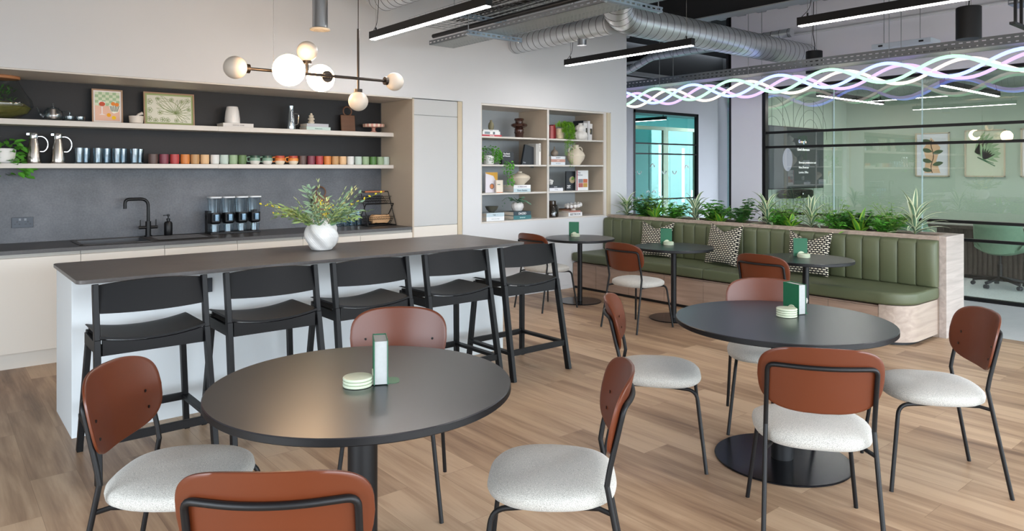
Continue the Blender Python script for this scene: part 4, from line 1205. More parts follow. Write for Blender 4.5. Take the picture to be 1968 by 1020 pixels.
def cafe_chair():
    t = thing('cafe_chair', '', 'chair')
    # seat cushion: soft slab, narrower to the back
    rings = []
    for z, s_ in ((.412, .80), (.414, .93), (.424, .985), (.442, 1.0), (.458, .985), (.472, .93), (.481, .84), (.486, .70), (.489, .45), (.490, .2)):
        rg_ = []
        for x, y in sell(.236, .228, 56, 2.9):
            k = 1 + .07 * (y / .228) if y < 0 else 1 - .05 * (y / .228) ** 3
            dz = -.012 * max(0, y / .228) ** 3 if z > .43 else 0
            rg_.append((x * s_ * k * (1.0), y * s_ + .018, z + dz - .006 * (abs(x) / .236) ** 2 * (z > .47)))
        rings.append(rg_)
    MB().loft(rings).build('seat', M['fabric'], t, ang=60)
    # bent plywood backrest
    O = []
    for x, z in sell(.238, .128, 64, 3.9):
        tz = z / .126
        k = 1 - .09 * max(0, -tz) ** 1.3 - .03 * max(0, tz) ** 2
        O.append((x * k, .703 + z + .010 * (1 - (x / .245) ** 2) * (1 if z > 0 else -1)))
    fr_, bk_ = [], []
    S_ = (1.0, .985, .94, .85, .7, .5, .3, .12)
    for s_ in S_:
        for x, z in O:
            x2, z2 = x * s_, .703 + (z - .703) * s_
            y = chair_y(x2, z2); e = .006 if s_ < .99 else .0035
            fr_.append((x2, y + e, z2)); bk_.append((x2, y - e, z2))
    n_o = len(O); n0 = len(fr_); mb = MB(); f = []
    for i in range(len(S_) - 1):
        for k in range(n_o):
            l = (k + 1) % n_o; f.append((i * n_o + k, i * n_o + l, (i + 1) * n_o + l, (i + 1) * n_o + k))
    f.append(tuple((len(S_) - 1) * n_o + k for k in range(n_o)))
    f2 = [tuple(n0 + k for k in q[::-1]) for q in f]
    fe = [(k, n0 + k, n0 + (k + 1) % n_o, (k + 1) % n_o) for k in range(n_o)]
    bk = mb.add(fr_ + bk_, [q[::-1] for q in f] + [q[::-1] for q in f2] + fe).build('backrest', M['terra'], t, ang=50)
    for sx in (-1, 1):
        for z in (.633, .693):
            y = chair_y(.165, z)
            MB().cyl((sx * .165, y + .0062, z), (sx * .165, y + .0085, z), .006, 10).build('screw', M['black'], bk)
    r = .0095; m = M['blackmatt']
    yh = lambda x, z: chair_y(x, z) - .0165
    for sx in (-1, 1):
        # rear leg up to the bend
        MB().tube([(sx * .225, -.262, 0), (sx * .204, yh(.204, .53) + .004, .50)], r, 12).build('leg', m, t)
        MB().tube(fillet([(sx * .178, .05, .414), (sx * .190, .215, .404), (sx * .235, .262, 0)], .05, 6), r, 12).build('leg', m, t)
        MB().tube([(sx * .208, -.188, .405), (sx * .18, -.14, .412), (sx * .178, .05, .414)], r * .9, 10).build('side_rail', m, t)
    hp = [(-.204, yh(.204, .53) + .004, .495)] + [(-.204, yh(.204, z), z) for z in (.55, .61, .68)] + [(-.204, yh(.204, .757), .757)]
    hp += [(x, yh(x, .760), .760) for x in (-.15, -.1, -.05, 0, .05, .1, .15)] + [(.204, yh(.204, .757), .757)] + [(.204, yh(.204, z), z) for z in (.68, .61, .55)] + [(.204, yh(.204, .53) + .004, .495)]
    MB().tube(fillet(hp, .035, 5), r, 12).build('back_hoop', m, t)
    return t


ch0 = cafe_chair(); ch0['group'] = 'terracotta cafe chairs'
def face(fx, fy): return math.atan2(fy, fx) - PI / 2
chairs = [
    ((.70, 2.72), (.77, -.62), 'terracotta-backed chair at the left edge of the near table, seat facing right'),
    ((.765, 1.835), (.60, .80), 'terracotta-backed chair in the bottom foreground, seen from behind and cut by the lower edge'),
    ((1.70, 2.92), (-.60, -.80), 'terracotta-backed chair on the far side of the near table, legs hidden, facing the viewer'),
    ((1.745, 1.855), (-.72, .69), 'terracotta-backed chair in the lower middle, grey seat turned left to the near table'),
    ((3.06, 2.48), (.62, -.79), 'terracotta-backed chair between the two large tables, seat facing right'),
    ((2.907, 1.512), (.795, .606), 'terracotta-backed chair seen squarely from behind at the large right-hand table'),
    ((3.90, 1.40), (-.64, .77), 'terracotta-backed chair at the far right edge, all legs visible, facing left'),
    ((3.93, 2.32), (-.82, -.57), 'terracotta-backed chair on the far side of the large right-hand table'),
    ((5.53, 3.20), (1, .0), 'terracotta-backed chair at the bench table nearest the bench end, seen from behind'),
    ((5.345, 4.55), (1, 0), 'terracotta-backed chair at the middle bench table, seen from behind with all four legs'),
    ((5.32, 5.84), (1, .02), 'terracotta-backed chair at the bench table by the bookcase, partly behind the last bar stool'),
]
for i, ((x, y), f, lb) in enumerate(chairs):
    o = ch0 if i == 0 else dup(ch0, (x, y, 0))
    o.location = (x, y, 0); o.rotation_euler = (0, 0, face(*f)); o['label'] = lb

# ================================================================ tables


def round_table(label, x, y, R_, rb, rc, group):
    t = thing('round_table', label, 'table', (x, y, 0), group=group)
    MB().lathe([(R_ - .004, .712), (R_, .7155), (R_, .7365)], seg=96).build('table_edge', M['tableedge'], t)
    MB().lathe([(R_ - .0005, .7366), (R_ - .003, .740), (.0001, .740)], seg=96).build('tabletop', M['tabletop'], t)
    MB().cyl((0, 0, .008), (0, 0, .70), rc, 36).lathe([(rc * 2.4, .70), (rc * 2.4, .7115)], seg=32).build('column', M['blackmatt'], t)
    MB().lathe([(rb - .003, 0), (rb, .003), (rb, .007), (rb - .004, .010), (.0001, .010)], seg=72).build('base', M['basemetal'], t)
    return t
round_table('large round black table in the left foreground', 1.262, 2.40, .555, .345, .055, 'large round tables')
round_table('large round black table on the right with its base disc visible', 3.505, 1.985, .55, .345, .055, 'large round tables')
round_table('small round black pedestal table near the bookcase end of the bench', 5.87, 5.85, .40, .25, .028, 'small round tables by the bench')
round_table('small round black pedestal table at the middle of the bench', 5.95, 4.57, .40, .25, .028, 'small round tables by the bench')
round_table('small round black pedestal table nearest the rounded bench end', 6.07, 3.21, .40, .25, .028, 'small round tables by the bench')


def table_set(where, x, y, rz, n, coff, my=1):
    """small book in a cream half-round bookend with a stack of coasters"""
    z = .7405
    t = thing('book', 'small green book standing upright on %s' % where, 'book', (x, y, z), rz, 'green books on the tables')
    # fore edge faces local -Y, covers on the sides
    c = .003; h, d, w_ = .165, .115, .052
    fl_ = lambda v: (v.x, v.y if my > 0 else .115 - v.y, v.z)
    MB().box(-w_ / 2, -w_ / 2 + c, 0, d, 0.0016, h).box(w_ / 2 - c, w_ / 2, 0, d, 0.0016, h).box(-w_ / 2, w_ / 2, d, d + c, 0.0016, h).xf(fl_).build('cover', M['signgreen'], t)
    MB().box(-w_ / 2 + c, w_ / 2 - c, .004, d - .001, .003, h - .004).xf(fl_).build('pages', M['paperw'], t)
    b = thing('bookend', 'cream half-round bookend beside the green book on %s' % where, 'bookend', (x, y, z), rz, 'bookends on the tables')
    hf = [(.0 + .038 * math.cos(a), .038 * math.sin(a) * 1.25) for a in [PI * i / 18 for i in range(19)]]
    MB().prism(hf, -.0017, .0017, fn=lambda a, q, s_: (-w_ / 2 - .0022 + s_, .05 + a, q + .0015)).build('half_disc', M['coaster'], b)
    MB().prism(roundpoly([(-w_ / 2 - .001, .015), (w_ / 2 + .045, .015), (w_ / 2 + .045, .095), (-w_ / 2 - .001, .095)], .03), 0, .0014).build('foot', paint('#3f7a55', .4), b)
    cx, cy = coff; cr, sr = math.cos(rz), math.sin(rz)
    px, py = x + cx * cr - cy * sr, y + cx * sr + cy * cr
    first = None
    pos = ('bottom', 'second', 'third', 'top') if n == 4 else ('bottom', 'middle', 'top')
    for k in range(n):
        lb = '%s cream coaster of the stack on %s' % (pos[k], where)
        if first is None:
            first = one_mesh(MB().lathe([(.049, 0), (.053, .002), (.054, .007), (.052, .0105), (.043, .0115), (.0001, .0105)], seg=36), 'coaster', M['coaster'], lb, 'coaster', (px, py, z), group='coasters on ' + where)
        else: dupm(first, (px, py, z + .0118 * k), 0, lb)
table_set('the near left table', 1.295, 2.320, R(-26), 3, (-.084, .02))
table_set('the large right table', 3.70, 1.975, R(-18), 4, (-.110, .0))
for nm, x, y, rz in (('the bench table by the bookcase', 6.02, 6.02, R(42)), ('the middle bench table', 6.11, 4.72, R(40)), ('the bench table nearest the bench end', 6.20, 3.27, R(36))):
    table_set(nm, x, y, rz, 3, (-.082, .035), -1)

# ================================================================ bench and planter
t = thing('banquette_bench', 'long green upholstered banquette bench with oak base along the planter', 'bench', (0, 0, 0))
Y0, Y1 = 2.50, 6.575
XF, XB = 6.45, 7.13
YS = [2.753, 3.207, 3.66, 4.12, 4.581, 5.106, 5.632, 6.168]
# rounded end base
def rc(x0, x1, y0, y1, r, n=12):
    """outline with the x0,y0 corner rounded"""
    return [(x0 + r - r * math.sin(a), y0 + r - r * math.cos(a)) for a in [PI / 2 * i / n for i in range(n + 1)]] + [(x0, y1), (x1, y1), (x1, y0)]
MB().prism(rc(XF + .02, XB, Y0 + .01, 2.752, .24)[:-3] + [(XF + .02, 2.752), (XB, 2.752), (XB, Y0 + .01)], .03, .348).build('rounded_end', M['oakpale'], t, .001, ang=20)
MB().prism(rc(XF + .05, XB, Y0 + .05, Y1, .22), 0, .03).build('plinth', M['black'], t)
BOX(XF + .045, XB, 2.755, Y1, .031, .335).build('carcass', M['oak'], t)
yy = [2.755] + YS[1:] + [Y1]
for a, b in zip(yy, yy[1:]): BOX(XF + .022, XF + .042, a + .002, b - .002, .035, .325).build('base_door', M['oak'], t, .001)
# seat cushions
def cushion(o, z0, z1, r):
    cx = sum(p[0] for p in o) / len(o); cy = sum(p[1] for p in o) / len(o)
    def ins(d): 
        out = []; n = len(o)
        for i in range(n):
            a, b, c_ = Vector(o[i - 1]), Vector(o[i]), Vector(o[(i + 1) % n])
            u = (b - a); v = (c_ - b)
            nu = Vector((-u.y, u.x)).normalized() if u.length > 1e-6 else Vector((0, 0)); nv = Vector((-v.y, v.x)).normalized() if v.length > 1e-6 else nu
            m_ = (nu + nv); m_ = m_.normalized() if m_.length > 1e-6 else nu
            q = b + m_ * d; out.append((q.x, q.y))
        return out
    rings = []
    for k in range(5):
        a = PI / 2 * k / 4; rings.append([(x, y, z0 + r * (1 - math.sin(a))) for x, y in ins(r * (1 - math.cos(a)))][::1])
    rings = rings[::-1][::-1]
    lo = [[(x, y, z0 + r - r * math.sin(a)) for x, y in ins(r - r * math.cos(a))] for a in [PI / 2 * k / 4 for k in range(4, -1, -1)]]
    hi = [[(x, y, z1 - r + r * math.sin(a)) for x, y in ins(r - r * math.cos(a))] for a in [PI / 2 * k / 4 for k in range(5)]]
    return MB().loft(lo + hi)
o1 = rc(XF, XB - .002, Y0, 4.568, .25)
o1 = o1[::1]
def ccw(o): 
    A = sum(o[i - 1][0] * o[i][1] - o[i][0] * o[i - 1][1] for i in range(len(o))); return o if A > 0 else o[::-1]
cushion(ccw(o1), .352, .462, .025).build('seat_cushion', M['green'], t, ang=50)
cushion(ccw(roundpoly([(XF, 4.574), (XB - .002, 4.574), (XB - .002, Y1), (XF, Y1)], .02, 3)), .352, .462, .025).build('seat_cushion', M['green'], t, ang=50)
# channelled back cushion: 25 upholstered flutes
bk = thing('back_cushion', None, None); bk.parent = t
n_ch = 25; step = (Y1 - Y0) / n_ch
rings = []
for i in range(n_ch):
    a = Y0 + i * step
    for q in ([0, .03, .1, .25, .5, .75, .9, .97] if i < n_ch - 1 else [0, .03, .1, .25, .5, .75, .9, .97, 1]):
        bul = .014 * (1 - abs(2 * q - 1) ** 4) - (0.006 if q in (0, 1) else 0)
        edge_round = 0
        x0 = 7.045 - bul
        if i == 0 and q < .2: x0 += .02 * (1 - q / .2) ** 2
        top = .885 + .004 * (1 - abs(2 * q - 1) ** 4)
        prof_ = [(7.128, .464), (x0 + .01, .464), (x0, .48), (x0, .70), (x0 + .001, top - .045), (x0 + .010, top - .02), (x0 + .03, top - .005), (x0 + .05, top), (7.128, top)]
        rings.append([(x, a + q * step, z) for x, z in prof_])
MB().loft(rings).build('flutes', M['green'], bk, ang=70)
sm = MB()
for i in range(1, n_ch): sm.box(7.047, 7.049, Y0 + i * step - .0016, Y0 + i * step + .0016, .47, .86)
sm.build('seam', M['greenseam'], bk)

pl = thing('planter', 'long grey oak planter box behind the green bench, filled with plants', 'planter', (0, 0, 0))
MB().box(7.135, 7.57, 2.44, 2.50, 0, .925).build('end_panel', M['oakpalez'], pl, .0015)
MB().box(7.135, 7.16, 2.502, 6.58, 0, .905).build('front_panel', M['oakpale'], pl, .001)
MB().box(7.545, 7.57, 2.502, 6.58, 0, .905).build('rear_panel', M['oakpale'], pl, .001)
MB().box(7.135, 7.20, 2.502, 6.58, .906, .925).box(7.50, 7.57, 2.502, 6.58, .906, .925).box(7.20, 7.50, 2.502, 2.56, .906, .925).build('rim', M['oakpale'], pl, .001)
tag(BOX(7.162, 7.543, 2.505, 6.575, .80, .87).build('potting_soil', M['soil'], None), 'dark soil filling the oak planter', 'soil', kind='stuff')

# pillows


def pillow(label, loc, ry, rz, s_=.23):
    mb = MB(); n = 18; top, bot = [], []
    for j in range(n + 1):
        for i in range(n + 1):
            u, v = 2 * i / n - 1, 2 * j / n - 1
            pin = 1 - .10 * (1 - u * u) * abs(v) ** 3; pin2 = 1 - .10 * (1 - v * v) * abs(u) ** 3
            x, y = u * s_ * pin2, v * s_ * pin
            th = .062 * ((1 - u ** 4) * (1 - v ** 4)) ** .6
            sag = 0
            if v > 0: y -= .085 * (1 - abs(u)) ** 1.1 * v ** 2   # karate-chop dip
            top.append((x, y, th)); bot.append((x, y, -th))
    W_ = n + 1; n0 = len(top)
    f = [(j * W_ + i, j * W_ + i + 1, (j + 1) * W_ + i + 1, (j + 1) * W_ + i) for j in range(n) for i in range(n)]
    mb.add(top + bot, f + [tuple(n0 + k for k in q[::-1]) for q in f])
    o = mb.build('pillow', M['knots'], None, ang=80)
    o.location = loc
    o.rotation_euler = Matrix(((0, 0, -1), (-1, 0, 0), (0, 1, 0))).to_euler()
    m_ = Matrix.Rotation(rz, 3, 'Z') @ Matrix.Rotation(ry, 3, 'Y') @ Matrix(((0, 0, -1), (-1, 0, 0), (0, 1, 0)))
    o.rotation_euler = m_.to_euler()
    return tag(o, label, 'pillow', 'black and cream pillows on the bench')
pillow('black and cream knotted pillow leaning behind the middle bench table, farthest along the bench', (6.91, 5.57, .685), R(14), R(12), .22)
pillow('black and cream knotted pillow in full view between the middle and near bench tables', (6.88, 4.60, .70), R(14), R(-8), .235)
pillow('black and cream knotted pillow partly hidden by the bench table nearest the bench end', (6.90, 3.62, .69), R(14), R(4), .225)

# ---- planter plants


def plant_strap(name, label, cat, y, x, kind, h, n, seed, grp):
    rg = random.Random(seed); t = thing(name, label, cat, (x, y, .87), group=grp)
    mb = MB()
    for i in range(n):
        az = i * 2.4 + rg.uniform(-.3, .3); q = i / n
        el = R(82 - 72 * q) + rg.uniform(-.1, .1)
        if kind == 'striped':
            b0 = (0.01 * math.cos(az), .01 * math.sin(az), .02 + h * .42 * (1 - q) )
            mb.blade(b0, az, el, h * rg.uniform(.62, .9), .025, rg.uniform(.7, 1.7), 0, 1, 8)
        else:
            b0 = (0.015 * math.cos(az), .015 * math.sin(az), .01)
            mb.blade(b0, az, el, h * rg.uniform(.75, 1.1), .033, rg.uniform(.5, 1.2), 0, 1, 8)
    mb.build('leaves', [M['leafb'] if kind == 'striped' else M['leafl'], M['leafw'] if kind == 'striped' else M['leafm']] if kind == 'striped' else [M['leafm'], M['leafl']], t, ang=60)
    MB().cyl((0, 0, 0), (0, 0, h * .42 if kind == 'striped' else .04), .007, 8).build('stem', M['stemg'], t)
    return t


def plant_bush(label, y, x, h, seed, kind):
    rg = random.Random(seed)
    t = thing('bushy_plant' if kind == 'dark' else 'maidenhair_plant', label, 'plant', (x, y, .87), group='leafy fillers in the planter')
    st, lf = MB(), MB()
    ns = 26 if kind == 'dark' else 30
    for i in range(ns):
        az = rg.uniform(0, 2 * PI); el = rg.uniform(.8, 1.5); L_ = h * rg.uniform(.6, 1.1)
        p = Vector((0, 0, 0)); hh = Vector((math.cos(az), math.sin(az), 0)); pts = [p.copy()]
        for k in range(6):
            p = p + (hh * math.cos(el) + Vector((0, 0, math.sin(el)))) * L_ / 6; el -= .1; pts.append(p.copy())
        st.tube(pts, .0016, 4)
        for k in range(2, 7):
            m_ = 5 if kind == 'dark' else 6
            for q in range(m_):
                a2 = rg.uniform(0, 2 * PI)
                d = Vector((math.cos(a2), math.sin(a2), rg.uniform(-.35, .4)))
                if kind == 'dark': lf.leaf(pts[k], d, rg.uniform(.045, .07), rg.uniform(.024, .034), up=(rg.uniform(-.6, .1), rg.uniform(-.4, .4), 1))
                elif k > 3: lf.leaf(pts[k] + d * rg.uniform(0, .03), d, rg.uniform(.018, .028), rg.uniform(.011, .017), up=(rg.uniform(-.6, .1), rg.uniform(-.4, .4), 1))
                else: lf.leaf(pts[k], d, .03, .015)
    st.build('stems', M['stemg'], t)
    lf.build('leaves', M['leafd' if kind == 'dark' and seed % 3 == 0 else 'leafm'] if kind == 'dark' else mat('bright_fern_leaf', '#86b04a', .5, var=.3, scale=20), t)
    return t


sg_, lg_ = 'striped dracaenas in the planter', 'lime dracaenas in the planter'
S = [(6.38, 7.30, .27, 'striped dracaena at the bookcase end of the planter'),
     (5.30, 7.33, .30, 'striped dracaena in front of the teal window'),
     (4.33, 7.33, .33, 'striped dracaena in front of the white column'),
     (3.80, 7.31, .29, 'striped dracaena below the television'),
     (2.78, 7.33, .33, 'large striped dracaena at the near open end of the planter')]
for i, (y, x, h, lb) in enumerate(S): plant_strap('striped_dracaena', lb, 'plant', y, x, 'striped', h * 1.2, 24, 100 + i, sg_)
L_ = [(5.90, 7.30, .27, 'lime green dracaena just left of the teal window'), (4.93, 7.31, .25, 'lime green dracaena left of the white column, one tall upright leaf'),
      (4.03, 7.30, .20, 'small lime green dracaena left of the television'), (3.29, 7.30, .27, 'lime green dracaena between the dark leafy plants at the right')]
for i, (y, x, h, lb) in enumerate(L_): plant_strap('lime_dracaena', lb, 'plant', y, x, 'lime', h * 1.1, 11, 200 + i, lg_)
B = [(6.15, 7.36, .25, 'dark', 'bushy green plant right behind the first lime dracaena'), (5.62, 7.36, .20, 'dark', 'bushy green plant between the first lime dracaena and the striped one by the window'),
     (5.08, 7.40, .22, 'dark', 'bushy blue-green plant at the right edge of the teal window'), (4.66, 7.36, .27, 'dark', 'tall bushy green plant in front of the black door post'),
     (4.17, 7.36, .17, 'dark', 'low dark bushy plant between the striped plant and the small lime one'), (3.52, 7.34, .19, 'dark', 'dark glossy bushy plant left of the last lime dracaena'),
     (3.38, 7.42, .18, 'dark', 'dark glossy bushy plant directly behind the last lime dracaena'), (3.08, 7.34, .20, 'dark', 'dark glossy bushy plant left of the large striped dracaena'),
     (4.12, 7.42, .30, 'fern', 'airy pale fern-like plant at the left edge of the glass partition'), (3.60, 7.42, .26, 'fern', 'airy pale fern-like plant behind the striped one below the television'),
     (3.02, 7.42, .27, 'fern', 'airy pale fern-like plant just left of the large striped dracaena'), (6.02, 7.42, .30, 'fern', 'airy pale fern-like plant at the left edge of the teal window')]
for i, (y, x, h, kd, lb) in enumerate(B): plant_bush(lb, y, x, h * 1.3, 300 + i, kd)

before_bookcase = set(o.name for o in bpy.data.objects)
# ================================================================ bookcase
bc = thing('built_in_bookcase', 'built-in bookcase with two bays of shelves in the white wall', 'bookcase', (0, 0, 0))
X0, X1, XD = 4.99, 7.205, 6.05
YB = 7.17
MB().box(X0 + .001, X0 + .02, 6.60, YB, .901, 2.309).box(7.08, X1 - .001, 6.60, YB, .901, 2.309).box(X0 + .02, 7.08, 6.60, YB, 2.285, 2.309).box(X0 + .02, 7.08, 6.60, YB, .901, .919).build('carcass', M['shelf'], bc)
BOX(X0 + .02, 7.08, YB - .02, YB, .92, 2.285).build('back_panel', M['bookback'], bc)
BOX(7.076, 7.0795, 6.615, YB - .021, .921, 2.284).build('side_lining', M['beige'], bc)
BOX(7.13, 7.20, 6.585, 6.599, .905, 2.3).build('side_trim', M['trimb'], bc)
BOX(XD - .012, XD + .012, 6.602, YB - .021, .92, 2.284).build('divider', M['beige'], bc, .001)
BOX(XD - .015, XD + .015, 6.590, 6.6015, .92, 2.284).build('divider_edge', M['shelf'], bc, .001)
SH = (1.925, 1.592, 1.255)
for z in SH:
    BOX(X0 + .021, XD - .013, 6.605, YB - .021, z - .02, z).build('shelf', M['shelf'], bc, .001)
    BOX(XD + .013, 7.079, 6.605, YB - .021, z - .02, z).build('shelf', M['shelf'], bc, .001)
A1, A2, A3, A4 = SH[0] + .0006, SH[1] + .0006, SH[2] + .0006, .9196
yf = 6.66
bg_ = 'books in the built-in bookcase'
# top left
book('thin red book at the bottom of the stack on the top left shelf', .30, .22, .022, '#b93a45', (5.20, yf, A1), text='Scandi Living', tcol='#f0e8e8', tsize=.6, group=bg_)
book('thick white book with two small pictures on its spine, top left shelf', .265, .22, .040, '#e3e3e1', (5.21, yf, A1 + .0225), group=bg_, extra=lambda t: (BOX(.03, .11, -.0008, 0, .005, .034).build('picture', paint('#7d8a8f', .5), t), BOX(.155, .185, -.0008, 0, .005, .034).build('picture', paint('#5f6b6f', .5), t)))
book('thin white book topmost of the stack on the top left shelf', .235, .2, .018, '#dcdcda', (5.22, yf + .01, A1 + .063), text='simple home', tcol='#9a9a9a', tsize=.5, group=bg_)
one_mesh(MB().lathe([(.018, 0), (.033, .02), (.037, .05), (.03, .085), (.015, .102), (.013, .118), (.017, .124)], seg=24), 'vase', mat('olive_glaze', '#7d775c', .5), 'small olive vase standing on the books of the top left shelf', 'vase', (5.34, 6.78, A1 + .0815))
one_mesh(MB().lathe([(.05, 0), (.055, .01), (.055, .05), (.065, .075), (.058, .095), (.062, .11), (.05, .125), (.10, .15), (.108, .165), (.10, .18), (.05, .20), (.05, .215), (.064, .235), (.058, .25), (.035, .255)], seg=32), 'sculptural_vase', mat('brown_gloss_glaze', '#3a221b', .12, coat=.5), 'glossy dark brown stacked-ring vase on the top left shelf', 'vase', (5.79, 6.84, A1))
# second left: ivy, black book, leaning dark book, white spines
t = thing('trailing_ivy', 'bright green round-leaved ivy trailing off the second shelf, left bay', 'plant', (5.30, 6.76, A2), group='trailing plants in the bookcase')
MB().lathe([(.055, 0), (.065, .008), (.07, .11), (.064, .11), (.055, .02), (.0001, .02)], seg=24).build('pot', M['whitec'], t)
lf = MB(); rg = random.Random(31)
for i in range(210):
    a = rg.uniform(0, 2 * PI); r_ = .14 * rg.random() ** .5; z = .02 + .22 * rg.random() * (1 - (r_ / .2) ** 2)
    lf.leaf((r_ * math.cos(a) * 1.05 - .01, max(-.17, r_ * math.sin(a) - .03), z), (math.cos(a), math.sin(a) - .4, rg.uniform(-.5, .3)), .032, .030, up=(rg.uniform(-.4, .4), -1, .7))
for s_ in range(5):
    x, y = .11 + .03 * s_, -.13 - .005 * s_; z = .05
    n_ = 24 if s_ in (1, 2, 3) else 13
    for k in range(n_):
        z -= .0125; x += rg.uniform(-.004, .006)
        lf.leaf((x + rg.uniform(-.015, .015), y - .02 + rg.uniform(-.01, .01), z), (rg.uniform(-1, 1), -.6, rg.uniform(-.6, .2)), .030, .028, up=(rg.uniform(-.4, .4), -1, .5))
lf.build('foliage', M['leafm'], t)
MB().tube(fillet([(0, 0, .1), (.12, -.15, .07), (.15, -.157, -.03), (.17, -.157, -.22)], .04), .002, 5).build('stem', M['stemg'], t)
book('small black cover-out book titled in white on the second shelf, left bay', .152, .185, .05, '#24262b', (5.513, yf + .05, A2), 'cover', text='The Book\nof Houses', tcol='#f2f2f2', tsize=.027, tz=.82, group=bg_)
book('large dark book leaning against the white spines, second shelf, left bay', .255, .20, .03, '#1f2329', (5.835, yf + .05, A2 + .004), 'cover', lean=.22, group=bg_, text='OUT', tcol='#b9bcc0', tsize=.02, tz=.1)
book('pale grey book standing second from the divider, second shelf, left bay', .262, .2, .045, '#b9b8b4', (6.073, yf + .01, A2), 'spine', group=bg_)
book('white book standing with tall black spine lettering, second shelf, left bay', .27, .2, .035, '#e6e4de', (6.124, yf + .01, A2), 'spine', text='ICONS', tcol='#2a2a2a', tsize=.85, group=bg_)
# third left
book('cover-out magazine with a yellow top and patterned print, third shelf, left bay', .245, .185, .012, '#ddd7dd', (5.255, yf + .06, A3), 'cover', group=bg_,
     extra=lambda t: (P2([(0.002, .244), (.183, .244), (.183, .13), (.15, .15), (.12, .2), (.06, .215), (.002, .23)], -.001).build('yellow_field', paint('#d9a441', .6), t),
                      P2(circ(.095, .075, .026, 20, 1), -.0012).build('dish', paint('#cf8150', .6), t), P2(circ(.095, .075, .034, 20, 1), -.0011).build('plate', paint('#5c5a58', .6), t)))
book('small white card-sized book with orange border, third shelf, left bay', .15, .10, .02, '#e2d6c6', (5.425, yf, A3), 'cover', group=bg_, text='herbal', tcol='#3f6a5c', tsize=.016, tz=.62,
     extra=lambda t: BOX(.0, .10, -.001, 0, 0, .006).build('orange_band', paint('#d9753a', .6), t))
book('blue-grey lettered book under the white one, third shelf, left bay', .275, .22, .043, '#b8cad0', (5.70, yf, A3), text='Decor Auction', tcol='#3a4a5a', tsize=.62, group=bg_)
book('white book with fading letters under the squat vase, third shelf, left bay', .275, .22, .043, '#e4e4e4', (5.70, yf, A3 + .0435), text='HOMESCAPE', tcol='#9a93a0', tsize=.6, group=bg_)
one_mesh(MB().lathe([(.055, 0), (.065, .012), (.125, .07), (.133, .092), (.115, .115), (.04, .145), (.028, .15), (.030, .165), (.024, .165)], seg=36), 'squat_vase', M['cream'], 'squat matt beige vase with narrow neck on two books, left bay', 'vase', (5.80, 6.78, A3 + .087))
# bottom left
book('white book, lower of the pair under the dark bowl', .27, .22, .05, '#dfe2e4', (5.27, yf - .01, A4), text='interiors by design', tcol='#a3a8aa', tsize=.32, group=bg_)
book('pale blue book, upper of the pair under the dark bowl', .27, .21, .045, '#b7c8cf', (5.27, yf - .008, A4 + .0505), text='Hygge   —', tcol='#5c6b70', tsize=.4, group=bg_)
one_mesh(MB().lathe([(.03, 0), (.034, .004), (.065, .035), (.082, .075), (.078, .075), (.06, .038), (.0001, .012)], seg=32), 'bowl', mat('dark_olive_glaze', '#4b4a40', .45), 'dark olive bowl on the pale blue book, bottom left shelf', 'bowl', (5.35, 6.75, A4 + .096))
book('teal book, lower of the pair under the white planted pot', .285, .22, .048, '#3f7478', (5.70, yf - .01, A4), text='botanical', tcol='#bcd6d2', tsize=.5, group=bg_)
book('dark slate book titled in bold white capitals, bottom left shelf', .28, .21, .048, '#37464e', (5.70, yf - .008, A4 + .0485), text='DAZED', tcol='#ffffff', tsize=.78, group=bg_)
t = thing('potted_plant', 'white textured pot with blue-green leaves on the dark slate book, bottom left shelf', 'plant', (5.76, 6.77, A4 + .097))
MB().lathe([(.045, 0), (.06, .01), (.078, .05), (.075, .085), (.055, .108), (.05, .105), (.0001, .09)], seg=48, fn=lambda r, z, a: r * (1 + .04 * math.cos(10 * a + 40 * z))).build('pot', M['whitec'], t, ang=80)
lf = MB(); rg = random.Random(41)
for i in range(34):
    a = rg.uniform(0, 2 * PI); r_ = rg.uniform(.01, .09)
    lf.leaf((r_ * math.cos(a), r_ * math.sin(a) * .8, .11 + rg.uniform(0, .05)), (math.cos(a), math.sin(a) * .6 - .4, rg.uniform(-.4, .4)), .055, .036, up=(0, -.7, .7))
for k in range(6): lf.leaf((-.10 - .03 * k, -.02, .16 + .02 * math.sin(k * .8) - .010 * k * k * .3), (-.6, -.5, rg.uniform(-.7, .6)), .035, .026, up=(0, -1, .4))
for k in range(4): lf.leaf((.09 + .025 * k, -.02, .13 - .012 * k), (1, -.3, -.5), .045, .022, up=(0, -1, .4))
lf.build('foliage', M['leafb'], t)
MB().tube([(0, 0, .10), (-.10, -.02, .165), (-.2, -.02, .17), (-.26, -.02, .13)], .002, 5).tube([(0, 0, .10), (.09, -.02, .135), (.18, -.02, .09)], .002, 5).build('stem', M['stemg'], t)
